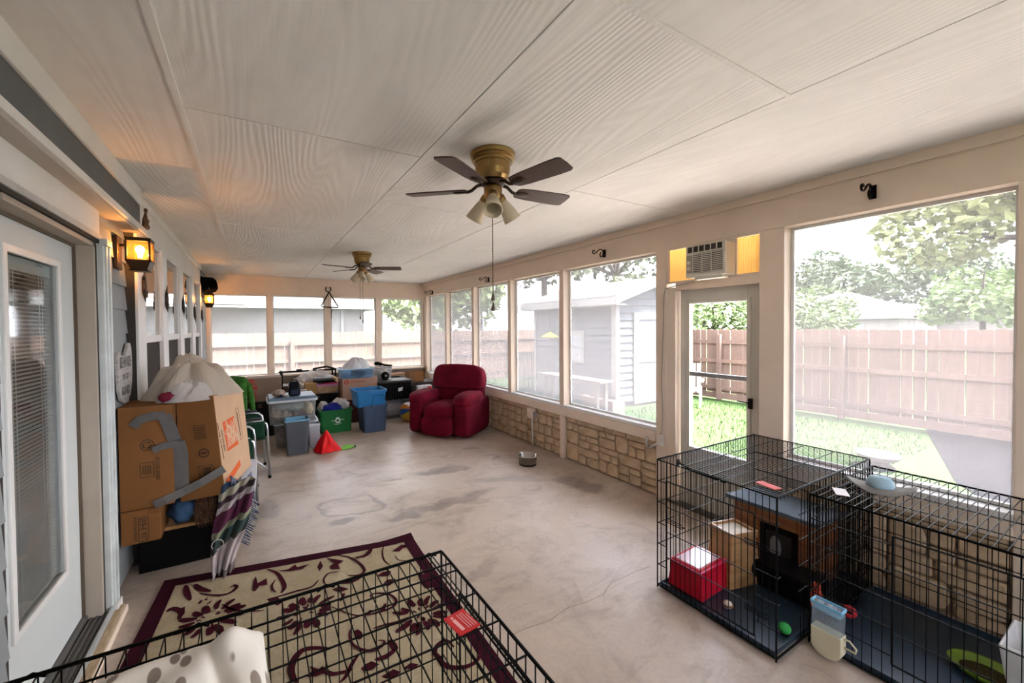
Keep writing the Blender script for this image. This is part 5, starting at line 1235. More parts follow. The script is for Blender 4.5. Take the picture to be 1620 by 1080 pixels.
q = new(); q.lathe([(.026, 0), (.034, 0), (.034, .0012), (.026, .0012)], 26, FL @ T(.19, .325, .0003)); q.prism([(.172, .318), (.208, .318), (.208, .332), (.172, .332)], .0003, .0014, FL); q.build('recycle_stamp', M_PRINT, bA)
o_ = text('print', 'BOOK BOX', .026, M_PRINT, bA, (0, 0, 0), (0, 0, 0)); o_.matrix_local = FL @ T(.145, .17, .0014) @ RZ(-PI/2)
def tape(pts, w, name='duct_tape', m=None, wob=0):
    """tape strip through world points laid just proud of the cartons"""
    q = new(); vs = []; P_ = [Vector(p) for p in pts]
    for i, p in enumerate(P_):
        d = (P_[min(i+1, len(P_)-1)]-P_[max(i-1, 0)]).normalized(); s = d.cross(Vector((0, -1, 0))).normalized()*w/2
        vs += [tuple(p+s), tuple(p-s)]
    q.add(vs, [(2*i, 2*i+1, 2*i+3, 2*i+2) for i in range(len(P_)-1)]); return q
tp = [tape([(-.70, 3.425, 1.07), (-.66, 3.424, 1.115), (-.60, 3.424, 1.13), (-.53, 3.425, 1.13)], .055), tape([(-.535, 3.426, 1.13), (-.51, 3.43, 1.05), (-.485, 3.435, .95), (-.475, 3.45, .92)], .075), tape([(-.60, 3.425, .90), (-.55, 3.425, .92), (-.48, 3.43, .925), (-.455, 3.44, .90)], .045), tape([(-.47, 3.45, .93), (-.455, 3.45, .85), (-.455, 3.46, .72), (-.455, 3.47, .57)], .085), tape([(-.60, 3.425, .535), (-.54, 3.425, .555), (-.44, 3.45, .585), (-.34, 3.455, .625), (-.205, 3.485, .69)], .055)]
for q in tp: 
    o_ = q.build('duct_tape', M_TAPE, bA, solid=.001); o_.matrix_parent_inverse = bA.matrix_world.inverted() if False else Matrix.Translation((.205, -3.500, -.500))
# plastic bags on top of the boxes
def m_plastic(name, col, tr=.45):
    m = bpy.data.materials.new(name); m.use_nodes = True; n = m.node_tree; n.nodes.clear(); o = n.nodes.new('ShaderNodeOutputMaterial')
    d = n.nodes.new('ShaderNodeBsdfDiffuse'); t = n.nodes.new('ShaderNodeBsdfTranslucent'); g_ = n.nodes.new('ShaderNodeBsdfGlossy'); tp_ = n.nodes.new('ShaderNodeBsdfTransparent')
    d.inputs['Color'].default_value = (*col, 1); t.inputs['Color'].default_value = (*col, 1); g_.inputs['Roughness'].default_value = .25
    a = n.nodes.new('ShaderNodeMixShader'); a.inputs[0].default_value = .35; n.links.new(d.outputs[0], a.inputs[1]); n.links.new(t.outputs[0], a.inputs[2])
    b = n.nodes.new('ShaderNodeMixShader'); b.inputs[0].default_value = .12; n.links.new(a.outputs[0], b.inputs[1]); n.links.new(g_.outputs[0], b.inputs[2])
    c = n.nodes.new('ShaderNodeMixShader'); c.inputs[0].default_value = tr; n.links.new(b.outputs[0], c.inputs[1]); n.links.new(tp_.outputs[0], c.inputs[2])
    n.links.new(c.outputs[0], o.inputs['Surface']); return m
M_BAG = m_plastic('cloudy beige plastic', (.62, .55, .46), .10); M_BAGW = m_plastic('clear white plastic', (.72, .68, .66), .22)
def heap(r, seed, amp, fr, h, sharp=1.0):
    """a crumpled film mound: radial ridges pulled up to a peak"""
    q = new()
    def fn(u, v):
        a = u*2*PI; k = v; ridge = 1+amp*noise.noise(Vector((math.cos(a)*fr+seed, math.sin(a)*fr, k*1.5)))
        rr = k*ridge; z = h*(1-k**sharp)*(1+.12*noise.noise(Vector((math.cos(a)*3*k+seed, math.sin(a)*3*k, 4))))+.03*k*(1-k)*math.sin(a*9+seed)
        return (rr*r[0]*math.cos(a), rr*r[1]*math.sin(a), max(.001, z))
    return q.grid(fn, 64, 16)
def bagmound(r, seed, h, lean=(0, 0)):
    q = new()
    def fn(u, v):
        a = u*2*PI; rid = 1+.22*noise.noise(Vector((math.cos(a)*1.7+seed, math.sin(a)*1.7, 0)))+.05*math.sin(a*7+seed)
        k = v; z = h*max(0, (1-k**1.9))*(1+.26*noise.noise(Vector((k*3*math.cos(a)+seed, k*3*math.sin(a), 2))))+.022*math.sin(a*9+k*7+2*math.sin(a*3))*k*(1-k)*3
        return (k*rid*r[0]*math.cos(a)+lean[0]*(1-k), k*rid*r[1]*math.sin(a)+lean[1]*(1-k), max(.001, z))
    return q.grid(fn, 72, 20)
pb_ = thing('plastic_bag', 'large cloudy beige plastic bag peaked on top of the boxes', 'bag', (-.425, 3.76, 1.206))
bagmound((.30, .25), 1.7, .285).build('film', M_BAG, pb_, smooth=False)
new().blob((.0, .03, .08), (.20, .14, .12), 18, 10, lump(0, 0, 4.0, .35)).build('contents', mat('tan folded cloth', (.36, .27, .19), .9, var=.2, scale=9), pb_, smooth=True)
pb2 = thing('plastic_bag', 'small clear plastic bag with dark red contents at the box front', 'bag', (-.425, 3.54, 1.200))
bagmound((.165, .085), 4.3, .125, (.03, 0)).build('film', M_BAGW, pb2, smooth=False)
new().blob((-.105, -.035, .035), (.05, .035, .036), 14, 8, lump(0, 0, 2.0, .4, 3)).build('red_cloth', mat('dark red cloth', (.16, .012, .03), .8, var=.3, scale=40), pb2, smooth=True)
# woven throw blanket hanging from under the box to the rug
def m_throw():
    m, n, b = _nodes('tapestry throw'); v = coords(n, 'UV')
    sx = n.nodes.new('ShaderNodeSeparateXYZ'); n.links.new(coords(n, 'Object'), sx.inputs[0])
    a = n.nodes.new('ShaderNodeMath'); a.operation = 'MULTIPLY_ADD'; a.inputs[1].default_value = -.55; n.links.new(sx.outputs['X'], a.inputs[0]); n.links.new(sx.outputs['Z'], a.inputs[2])
    mr = n.nodes.new('ShaderNodeMapRange'); mr.inputs['From Min'].default_value = 0; mr.inputs['From Max'].default_value = .60; n.links.new(a.outputs[0], mr.inputs['Value'])
    r = n.nodes.new('ShaderNodeValToRGB'); r.color_ramp.interpolation = 'CONSTANT'; e = r.color_ramp.elements
    cols = [(0, (.13, .10, .10)), (.07, (.46, .39, .40)), (.31, (.05, .055, .045)), (.35, (.03, .06, .06)), (.44, (.26, .27, .18)), (.50, (.085, .012, .045)), (.66, (.42, .37, .38)), (.72, (.06, .035, .05)), (.78, (.40, .38, .30)), (.86, (.03, .055, .11)), (.95, (.35, .34, .34))]
    while len(e) < len(cols): e.new(.5)
    for el, (p, c) in zip(e, cols): el.position = p; el.color = (*c, 1)
    n.links.new(mr.outputs[0], r.inputs['Fac'])
    f = tnoise(n, coords(n, 'Object'), 200, 2)
    c = mix_col(n, .5, r.outputs['Color'], ramp(n, f, [(.3, (.55, .55, .55)), (.7, (1.2, 1.2, 1.2))]), 'MULTIPLY'); n.links.new(c, b.inputs['Base Color']); b.inputs['Roughness'].default_value = 1; bump(n, b, f, .5, .004); return m
M_THR = m_throw(); M_FRN = mat('navy fringe', (.035, .05, .10), .95, var=.4, scale=60); M_FRW = mat('cream fringe', (.40, .38, .38), .95)
th = thing('throw_blanket', 'tapestry throw blanket with fringe hanging from the boxes to the rug', 'blanket', (-.19, 3.42, 0.012))
def drape(u, v):
    z = .56*(1-v); w_ = (.125, .118, .105, .092, .085, .060)[min(5, int(v*5))]*(1-(v*5) % 1)+(.118, .105, .092, .085, .060, .05)[min(5, int(v*5))]*((v*5) % 1)
    x = (u-.5)*2*w_*(1-.1*math.sin(v*9))+.055*(1-v)-.018*v+.012*math.sin(v*6)
    y = .10*(1-v)-.12*v+.030*math.sin(u*10+v*5)*(.4+v*.6)+.022*math.sin(u*23+v*11)+.02*noise.noise(Vector((u*5, v*7, 1))); return (x, y, z+.012*math.sin(u*9)*(1 if v < .95 else 0))
new().grid(drape, 60, 60).build('cloth', M_THR, th, smooth=True, solid=.006)
def drape2(u, v):
    z = .62-.26*v-.16*u*.6-.05*math.sin(u*3); x = .02+.13*u+.03*v; y = .06+.34*u+.018*math.sin(u*14+v*4)+.012*math.sin(u*31); return (x, y, z)
new().grid(drape2, 44, 20).build('cloth_fold', mat('navy cream throw cloth', (.10, .11, .15), .95, var=.95, scale=14), th, smooth=True, solid=.006)
q1, q2 = new(), new(); rnd.seed(31)
for k in range(70):
    u = k/69; p = Vector(drape2(u, 1.0)); dq = Vector((rnd.uniform(-.012, .012), -.006+rnd.uniform(-.012, .012), -.06-rnd.uniform(0, .02))); (q1 if k % 3 else q2).tube([p, p+dq*.5+Vector((0, -.006, 0)), p+dq], [.0045, .004, .0015], 4)
for k in range(46):
    u, v = 1.0, .25+.45*k/45; p = Vector(drape(u, v)); dq = Vector((.045+rnd.uniform(-.01, .012), -.01, -.03-rnd.uniform(0, .02))); (q1 if k % 2 else q2).tube([p, p+dq*.6, p+dq], [.0045, .004, .0015], 4)
q1.build('fringe', M_FRN, th, kind='stuff'); q2.build('fringe', M_FRW, th, kind='stuff')
new().tube([(-.055+.034*math.cos(a), -.085+.004*math.cos(a), .20+.034*math.sin(a)) for a in [i*2*PI/20 for i in range(20)]], .004, 5, closed=True).build('ring_motif', M_FRW, th)
wp = thing('plastic_sheet', 'white plastic panel leaning behind the hanging throw blanket', 'panel', (-.075, 4.18, .24))  # plain white plastic panel
new().box(-.06, .06, -.008, .008, 0, .30, RY(.08)).build('panel', mat('white plastic panel', (.62, .62, .66), .45), wp, bevel=.006)
new().box(-.10, -.0, .0, .10, -.24, .0).build('support_block', M_HOLE, wp)
# green folding chairs with aluminium frames
M_ALU = mat('satin aluminium tube', (.50, .52, .54), .3, metal=.85, var=.05); M_GRN = mat('dark green canvas', (.007, .036, .020), .85, var=.12, scale=12)
M_CAPB = mat('black rubber cap', (.01, .01, .01), .7)
def folding_chair(label, x, y, rz):
    t = thing('folding_chair', label, 'chair', (x, y, 0), rz, 'green folding chairs')
    for s in (-.27, .27):
        f = new(); f.tube([(.02, s, .015), (.005, s, .55), (-.005, s, .62), (-.04, s, .655), (-.10, s, .668), (-.40, s, .668)], .0125, 10); f.build('leg', M_ALU, t, smooth=True)
        f = new(); f.tube([(-.44, s, .015), (-.42, s, .50), (-.46, s, .72), (-.52, s, .95)], .0125, 10); f.build('leg', M_ALU, t, smooth=True)
        new().lathe([(0, 0), (.017, 0), (.017, .03), (0, .03)], 10, T(.02, s, 0)).build('foot_cap', M_CAPB, t); new().lathe([(0, 0), (.017, 0), (.017, .03), (0, .03)], 10, T(-.44, s, 0)).build('foot_cap', M_CAPB, t)
        new().box(-.40, -.06, s-.03, s+.03, .675, .70).build('armrest', mat('dark grey arm pad', (.03, .03, .032), .7), t, bevel=.008)
        f = new(); f.tube([(0, s*.96, .10), (-.20, s*.4, .28), (-.42, -s*.96, .44)], .009, 8); f.build('cross_tube', M_ALU, t, smooth=True)
    new().grid(lambda u, v: (-.42+.42*u, -.26+.52*v, .45-.035*math.sin(v*PI)-.02*(1-u)), 10, 12).build('seat', M_GRN, t, smooth=True, solid=.006)
    new().grid(lambda u, v: (-.455-.065*u-.03*math.sin(v*PI), -.26+.52*v, .52+.43*u), 10, 12).build('backrest', M_GRN, t, smooth=True, solid=.006)
    new().grid(lambda u, v: (-.02-.36*u, -.285, .66-.20*v*(1-.3*u)), 8, 4).build('side_cloth', M_GRN, t, smooth=True, solid=.004)
    new().grid(lambda u, v: (-.02-.36*u, .285, .66-.20*v*(1-.3*u)), 8, 4).build('side_cloth', M_GRN, t, smooth=True, solid=.004)
    return t
folding_chair('green canvas folding chair just behind the tilted box', -.02, 4.73, 0)
folding_chair('green canvas folding chair farther back beside the clear bins', .09, 5.50, math.radians(4))
gm = thing('sleeping_mat', 'bright green padded mat folded over behind the folding chairs', 'mat', (-.36, 6.06, 0))
M_LIME = mat('bright green fabric', (.03, .115, .016), .85, var=.35, scale=16, bmp=.4, bscale=50)
new().grid(lambda u, v: (.0+.26*u, -.16+.05*math.sin(u*6), .62+.42*v), 14, 8).build('panel', M_LIME, gm, smooth=True, solid=.03)
new().tube([(-.02, -.13, 1.04), (.12, -.12, 1.075), (.22, -.12, 1.06), (.29, -.14, .98), (.32, -.15, .80), (.33, -.15, .62)], [.045, .05, .05, .04, .035, .03], 10).build('rolled_edge', M_LIME, gm, smooth=True)
new().box(-.02, .32, -.1, .2, 0, .64).build('base_trunk', mat('black storage trunk', (.012, .012, .013), .7), gm, bevel=.01)
# ------------------------------------------------------------------ the clutter along the far wall
def tub(label, x0, x1, y0, y1, z0, z1, m, taper=.88, rim=.02, group=None, open_=True, name='storage_tote', rim_m=None, cat='bin', wall=.006, rz=0, handle=False, ribs=0):
    cx, cy = (x0+x1)/2, (y0+y1)/2; t = thing(name, label, cat, (cx, cy, z0), rz, group); w, d, h = x1-x0, y1-y0, z1-z0
    L = [(taper, 0), (1, h), (1-2*wall/min(w, d), h), (taper-2*wall/min(w, d), wall)] if open_ else [(taper, 0), (1, h)]
    def ring(k, z):
        r = min(w, d)*.09; a, b_ = w/2*k, d/2*k; P_ = []
        for (sx, sy, a0) in ((1, 1, 0), (-1, 1, PI/2), (-1, -1, PI), (1, -1, 1.5*PI)):
            for i in range(4):
                an = a0+i*PI/6; P_.append((sx*(a-r)+r*math.cos(an), sy*(b_-r)+r*math.sin(an), z))
        return P_
    vs = []; fs = []; N = 16
    for k, z in L: vs += ring(k, z)
    for j in range(len(L)-1): fs += [(j*N+i, j*N+(i+1) % N, (j+1)*N+(i+1) % N, (j+1)*N+i) for i in range(N)]
    fs += [tuple(reversed(range(N))), tuple(range((len(L)-1)*N, len(L)*N))]
    new().add(vs, fs).build('body', m, t, smooth=False)
    if rim:
        vs = ring(1.0, h-rim)+ring(1.045, h-rim)+ring(1.05, h)+ring(.985, h)
        new().add(vs, [(j*N+i, j*N+(i+1) % N, (j+1)*N+(i+1) % N, (j+1)*N+i) for j in range(3) for i in range(N)]).build('rim', rim_m or m, t)
    if handle:
        new().box(-w*.16, w*.16, -d/2*1.045-.012, -d/2*1.0, h-.05, h-.012).build('handle', m, t, bevel=.006)
    for k in range(ribs):
        x = -w*.36+w*.72*k/(ribs-1) if ribs > 1 else 0
        new().add([(x-.012, -d/2*taper-.004, .02), (x+.012, -d/2*taper-.004, .02), (x+.012, -d/2-.004, h-.05), (x-.012, -d/2-.004, h-.05), (x-.012, -d/2*taper+.01, .02), (x+.012, -d/2*taper+.01, .02), (x+.012, -d/2+.01, h-.05), (x-.012, -d/2+.01, h-.05)], [(0, 1, 2, 3), (0, 3, 7, 4), (1, 5, 6, 2), (3, 2, 6, 7)]).build('rib', m, t)
    return t
M_CLEAR = clear('clear storage plastic', (.93, .94, .95), .20, .12, (.50, .50, .50)); M_CLRB = clear('blue clear storage plastic', (.70, .84, .95), .28, .12, (.32, .45, .58))
M_NAVY = mat('slate navy plastic', (.055, .085, .155), .5, var=.06); M_BLUE = mat('bright blue plastic', (.018, .145, .36), .4, var=.06); M_GREEN = mat('green recycling plastic', (.012, .135, .035), .45, var=.06)
M_GREY = mat('charcoal plastic bin', (.075, .082, .10), .5, var=.06); M_LID = mat('pale grey blue lid', (.50, .54, .58), .4, var=.03); M_LIDB = mat('slate blue lid', (.10, .15, .21), .45); M_BLKP = mat('black ribbed plastic', (.018, .018, .017), .55)
def cloth(t, name, c, r, m, seed, amp=.35, fr=2.6, nu=20, nv=12): return new().blob(c, r, nu, nv, lump(0, 0, seed, amp, fr)).build(name, m, t, smooth=True)
M_TXT1 = mat('mixed pale fabric', (.42, .34, .26), .9, var=.7, scale=14); M_TXT2 = mat('mixed dark fabric', (.20, .12, .12), .9, var=.8, scale=16); M_GRYF = mat('soft grey fabric', (.30, .36, .34), .9, var=.3, scale=20)
# dark trunks carrying the back row
def trunk(label, x0, x1, y0, y1, h, col):
    t = thing('storage_chest', label, 'trunk', (x0, y0, 0)); m = mat('dark chest', col, .6, var=.1)
    new().box(0, x1-x0, 0, y1-y0, 0, h-.05).build('body', m, t, bevel=.008); new().box(-.008, x1-x0+.008, -.008, y1-y0+.008, h-.05, h).build('lid', m, t, bevel=.006); new().box((x1-x0)/2-.03, (x1-x0)/2+.03, -.02, -.006, h-.09, h-.03).build('clasp', M_BRONZE, t)
    return t
trunk('black storage chest beneath the cardboard box with red lettering', -.30, .42, 7.28, 7.78, .555, (.012, .011, .011))
trunk('black storage chest behind the green recycling bin', .60, 1.32, 7.75, 8.35, .53, (.014, .012, .012))
trunk('dark maroon storage chest beneath the printed cardboard box', 1.34, 1.97, 7.50, 8.0, .415, (.05, .012, .012))
# 1 cardboard box with red lettering
cb_ = carton('cardboard box with red lettering at its left edge, far left', (-.10, 7.33, .556), 0, .475, .40, .365, mat('taupe cardboard', (.19, .13, .095), .85, var=.06), flaps=True)
M_REDP = mat('red print', (.33, .03, .02), .8)
rp_ = new(); rp_.box(.005, .035, -.0015, 0, 0.005, .36).box(.045, .065, -.0015, 0, .005, .36).box(.065, .13, -.0015, 0, .20, .235); rp_.build('red_band', M_REDP, cb_)
text('print', 'LIFT', .085, M_REDP, cb_, (.105, -.0015, .285), (PI/2, -PI/2, 0)); text('print', 'HERE', .075, M_REDP, cb_, (.105, -.0015, .095), (PI/2, -PI/2, 0))
# 2 clear bins
tb = tub('lower clear storage bin under the big clear bin', .225, .79, 6.40, 6.85, 0, .365, M_CLEAR, .92, .03, 'clear storage bins', True, 'clear_bin', M_LID)
cloth(tb, 'contents', (.0, 0, .16), (.22, .17, .13), M_TXT2, 1.2)
tb = tub('big clear bin of fabrics with slate blue lid', .15, .77, 6.28, 6.80, .368, .705, M_CLEAR, .93, .03, 'clear storage bins', True, 'clear_bin', M_LID)
for k, (c, r, m) in enumerate((((-.14, -.06, .12), (.13, .15, .10), M_TXT1), ((.10, -.04, .10), (.16, .17, .09), M_TXT2), ((.0, -.05, .21), (.22, .16, .08), M_GRYF), ((.20, -.1, .18), (.07, .10, .10), mat('yellow cream fabric', (.50, .42, .22), .9, var=.4, scale=12)))): cloth(tb, 'contents', c, r, m, 3+k)
q = new(); q.frustum(.64, .54, .60, .50, .338, .375); q.build('lid', M_LIDB, tb, bevel=.01)
lb = thing('lunch_bag', 'small black zip bag standing on the slate blue lid', 'bag', (.49, 6.42, .744))
new().frustum(.165, .10, .125, .08, 0, .205).build('body', mat('black nylon', (.010, .013, .025), .6, var=.2), lb, bevel=.03, seg=3); new().tube([(-.045, 0, .195), (-.035, 0, .225), (.035, 0, .225), (.045, 0, .195)], .007, 6).build('handle', M_CAPB, lb, smooth=True); new().box(-.055, .055, -.057, -.047, .02, .09).build('pocket', mat('navy nylon', (.014, .02, .045), .6), lb, bevel=.01)
tcap = thing('cap', 'crumpled tan cap on the slate blue lid beside the black bag', 'cap', (.29, 6.44, .744))
cloth(tcap, 'crown', (0, .01, .045), (.085, .065, .055), mat('tan patterned cloth', (.36, .28, .24), .9, var=.5, scale=40), 8.3, .3, 3); cloth(tcap, 'brim', (.04, -.055, .012), (.075, .045, .012), mat('brown brim cloth', (.20, .13, .11), .9), 4.4, .2, 2)
bb_ = new().blob((0, 0, .022), (.028, .024, .022), 14, 10).build('small_ball', mat('dark navy ball', (.012, .016, .05), .4), None, smooth=True, loc=(.315, 6.33, .743)); tag(bb_, 'small dark ball in front of the tan cap on the lid', 'ball')
# 4 waste bin
wbn = tub('charcoal waste bin with light blue inside on the floor', .33, .635, 5.97, 6.24, 0, .475, M_GREY, .80, .018, None, True, 'waste_bin', mat('light blue rim', (.18, .40, .58), .4))
new().add([(-.146, -.128, .473), (.146, -.128, .473), (.146, .128, .473), (-.146, .128, .473), (-.125, -.108, .26), (.125, -.108, .26), (.125, .108, .26), (-.125, .108, .26)], [(0, 1, 5, 4), (1, 2, 6, 5), (2, 3, 7, 6), (3, 0, 4, 7), (4, 5, 6, 7)]).build('liner', mat('light blue inside', (.16, .38, .56), .45), wbn)
# white small lidded bin right of it
wl_ = tub('narrow white lidded bin between waste bin and green bin', .655, .80, 6.22, 6.385, 0, .345, clear('frosted white plastic', (.95, .95, .97), .6, .15, (.62, .62, .66)), .9, .03, None, True, 'white_bin', M_LID)
cloth(wl_, 'contents', (.0, 0, .13), (.05, .055, .11), mat('pink grey fabric', (.40, .30, .32), .9, var=.5, scale=30), 7.7)
# 5 green recycling bin
gb2 = tub('green recycling bin with white round emblem on the floor', .895, 1.395, 6.93, 7.33, 0, .375, M_GREEN, .95, .03, None, True, 'recycling_bin', M_GREEN)
em = new(); M_EMB = mat('white emblem', (.62, .70, .64), .6)
em.lathe([(.022, 0), (.042, 0), (.042, .002), (.022, .002)], 20, T(.02, -.196, .20) @ RX(PI/2)); 
for (a, c, e, f_) in ((-.075, -.022, .195, .203), (.062, .115, .203, .212), (-.005, .045, .238, .25), (-.05, -.03, .145, .15), (-.02, .0, .135, .145), (.01, .04, .135, .146), (.05, .075, .15, .158)): em.box(a, c, -.1985, -.194, e, f_)
em.build('emblem', M_EMB, gb2)
cloth(gb2, 'blue_cloth', (-.04, -.06, .37), (.15, .12, .10), mat('royal blue cloth', (.012, .02, .22), .7, var=.2), 5.5, .4, 3); cloth(gb2, 'plastic_wrap', (.08, .02, .40), (.15, .12, .12), M_BAGW, 2.5, .4, 3); cloth(gb2, 'paper', (-.17, .04, .40), (.08, .10, .09), mat('white paper', (.55, .53, .50), .8, var=.15), 9.5, .3, 3)
# 6 red fabric pyramid and its green strap
rp2 = thing('nylon_bag', 'glossy red nylon bag slumped into a pyramid on the floor', 'bag', (.865, 5.98, 0))
M_NYL = mat('red nylon', (.62, .003, .006), .4, var=.12, scale=20, spec=.15)
def pyr(u, v):
    a = u*2*PI; sq = 1/max(abs(math.cos(a)), abs(math.sin(a)))**.7; r = (1-v**1.15)**.9*sq*.155*(1+.10*noise.noise(Vector((math.cos(a)*2, math.sin(a)*2, v*3))))
    return (r*math.cos(a+.3)*1.05+.0-.015*v, r*math.sin(a+.3)*.8, .005+.29*v**1.25+.012*math.sin(a*5+v*4)*v*(1-v)*4)
new().grid(pyr, 48, 18).build('body', M_NYL, rp2, smooth=False)
gs = thing('fabric_tag', 'lime green strap lying on the concrete beside the red bag', 'strap', (1.115, 5.93, .003), math.radians(12))
new().grid(lambda u, v: (-.10+.21*u, (v-.5)*(.02+.07*math.sin(u*PI)), .004+.03*math.sin(u*PI)*v+.012*u), 16, 6).build('strap', mat('lime green cloth', (.16, .45, .06), .7, var=.15), gs, smooth=True, solid=.006); new().lathe([(0, 0), (.016, 0), (.016, .02), (0, .02)], 10, T(.108, .0, .01) @ RY(PI/2)).build('cuff', mat('dark green cloth', (.05, .16, .03), .8), gs)
# 7 blue totes
tub('slate navy tote at the bottom of the blue pair', 1.505, 1.905, 6.62, 7.10, 0, .445, M_NAVY, .88, .035, 'blue storage totes', True, 'storage_tote', M_NAVY, handle=True, ribs=3)
t7 = tub('bright blue tote stacked on the slate navy tote', 1.395, 1.885, 6.60, 7.05, .43, .695, M_BLUE, .90, .035, 'blue storage totes', True, 'storage_tote', M_BLUE, handle=False, ribs=0)
f = new(); f.tube([(.02, -.222, .02), (.035, -.228, .18), (.20, -.230, .185), (.225, -.226, .02)], .008, 4); f.build('moulded_panel_edge', M_BLUE, t7)
# 8 printed box
pbx = carton('cardboard box printed with a red ring and lettering, middle back', (1.355, 7.52, .417), 0, .62, .45, .375, mat('rosy cardboard', (.36, .22, .16), .85, var=.06), flaps=False)
q = new(); q.lathe([(.022, 0), (.040, 0), (.040, .002), (.022, .002)], 20, T(.065, -.0005, .32) @ RX(PI/2)); q.build('ring_print', M_REDP, pbx); text('print', 'CHAAPLANCE', .062, M_REDP, pbx, (.245, -.0015, .32), (PI/2, 0, 0), xs=.8)
new().box(-.03, 0, .0, .45, .35, .42, T(0, 0, 0) @ RY(-.2)).build('flap', M_CARD2, pbx)
# 9 blue clear bin, white bag on top
bcb = tub('blue tinted clear bin with dark contents on the printed box', 1.335, 1.925, 7.55, 7.95, .794, .975, M_CLRB, .93, .02, None, True, 'clear_bin', mat('pale blue rim', (.45, .58, .68), .4))
cloth(bcb, 'contents', (.04, -.10, .08), (.15, .07, .07), mat('dark blue fabric', (.03, .05, .10), .9, var=.6, scale=30), 2.2); cloth(bcb, 'contents', (-.18, -.04, .08), (.10, .12, .07), mat('pale blue fabric', (.34, .42, .48), .9, var=.3, scale=30), 6.2)
wbag = thing('plastic_bag', 'white plastic bag heaped on the blue clear bin', 'bag', (1.65, 7.74, .955))
heap((.27, .19), 7.1, .25, 1.8, .205, 2.2).build('film', m_plastic('white carrier plastic', (.66, .66, .68), .06), wbag, smooth=False)
# 10 clear box with hair dryer and a dark lamp
cbx = tub('small clear box holding pale things right of the blue bin', 1.99, 2.30, 7.66, 7.96, .72, .955, M_CLEAR, .96, .015, None, True, 'clear_bin', mat('dark grey rim', (.06, .06, .065), .5)); cloth(cbx, 'contents', (0, 0, .10), (.12, .11, .09), M_TXT1, 4.1)
hd = thing('hair_dryer', 'dark hair dryer lying across the small clear box', 'hair dryer', (2.10, 7.68, .985), math.radians(-20))
new().tube([(-.13, 0, .05), (-.08, 0, .045), (.02, 0, .025)], [.028, .036, .026], 12).build('barrel', M_CAPB, hd, smooth=True); new().tube([(-.0, 0, .03), (.08, 0, .01), (.20, 0, .0)], [.02, .018, .016], 10).build('handle', M_CAPB, hd, smooth=True)
sp = thing('round_fan', 'small dark round appliance in front of the clear box', 'appliance', (2.15, 7.60, .72))
new().lathe([(0, -.05), (.055, -.05), (.075, -.03), (.078, .0), (.05, .03), (0, .035)], 22, T(0, 0, .08) @ RX(PI/2)).build('head', M_CAPB, sp, smooth=True); new().lathe([(0, 0), (.05, 0), (.04, .02), (0, .025)], 16).build('base', M_CAPB, sp); new().lathe([(0, .0), (.022, 0), (.022, .006), (0, .006)], 14, T(0, -.032, .08) @ RX(PI/2)).build('hub_cap', M_CHROME, sp)
# 11 black ribbed crate on a clear tote
ct_ = tub('clear tote of grey pink cloth under the black ribbed crate', 1.97, 2.66, 7.42, 7.95, 0, .355, M_CLEAR, .95, .03, None, True, 'clear_bin', M_GREY); cloth(ct_, 'contents', (0, -.04, .17), (.28, .20, .14), mat('grey pink fabric', (.25, .21, .21), .9, var=.4, scale=10), 3.3)
bk = thing('ribbed_crate', 'black ribbed plastic crate with white sticker beside the recliner', 'crate', (1.985, 7.47, .36))
new().box(.01, .64, .01, .44, 0, .33).build('body', M_BLKP, bk, bevel=.01); new().box(-.005, .655, -.005, .455, .315, .35).build('lid', mat('grey black lid', (.05, .05, .048), .5), bk, bevel=.008)
for k in range(13): new().box(.02+k*.048, .042+k*.048, -.004, .012, .01, .31).build('rib', M_BLKP, bk, bevel=.002)
new().prism([(.37, .14), (.45, .155), (.46, .22), (.37, .205)], -.0, .006, Matrix(((1, 0, 0, 0), (0, 0, -1, -.003), (0, 1, 0, 0), (0, 0, 0, 1)))).build('sticker', mat('white sticker', (.62, .60, .60), .6), bk, label='white sticker')
# 12 small open carton, flat cardboards, white bag
tr3 = trunk('brown black storage chest behind the recliner in the far right corner', 2.68, 3.28, 7.62, 8.1, .62, (.03, .022, .018))
sc = thing('cardboard_box', 'small open cardboard box on the far right by the recliner', 'box', (2.66, 7.72, .622))
for (a, c, e, f_) in ((0, .31, 0, .006), (0, .31, .254, .26), (0, .006, .006, .254), (.304, .31, .006, .254)): new().box(a, c, e, f_, 0, .20).build('side', M_CARD, sc)
new().box(0, .31, 0, .26, -.001, .004).build('bottom', M_CARD, sc); new().box(.0, .12, -.003, 0, .01, .20).build('dark_panel', mat('dark brown cardboard', (.16, .08, .035), .85), sc)
new().box(.18, .31, .0, .004, .2, .21, RX(0)).build('flap', M_CARD, sc)
fc = thing('flat_cardboard', 'flattened cardboard sheets lying over the far right sill', 'cardboard', (2.28, 8.15, .70))
new().box(-.1, .50, 0, .4, 0, .012, RY(-.06)).build('sheet', M_CARD2, fc); new().box(-.06, .46, .02, .36, .013, .02, RY(-.08)).build('sheet', M_CARD, fc); new().box(0, .4, .05, .35, -.70, -.03).build('support', M_HOLE, fc)
wbg = thing('shopping_bag', 'white shopping bag with red handle between crate and recliner', 'bag', (2.83, 7.35, 0))
q = new(); q.frustum(.34, .20, .30, .10, 0, .60); q.build('body', mat('white printed bag', (.55, .54, .54), .6, var=.3, scale=14), wbg, bevel=.02); new().prism([(.02, .58), (.10, .58), (.21, .42), (.14, .40)], -.115, -.10, Matrix(((1, 0, 0, 0), (0, 0, 1, 0), (0, 1, 0, 0), (0, 0, 0, 1)))).build('red_band', mat('red bag band', (.60, .02, .02), .5), wbg)
text('print', 'no', .07, M_CAPB, wbg, (-.04, -.108, .52), (PI/2-.08, 0, 0))
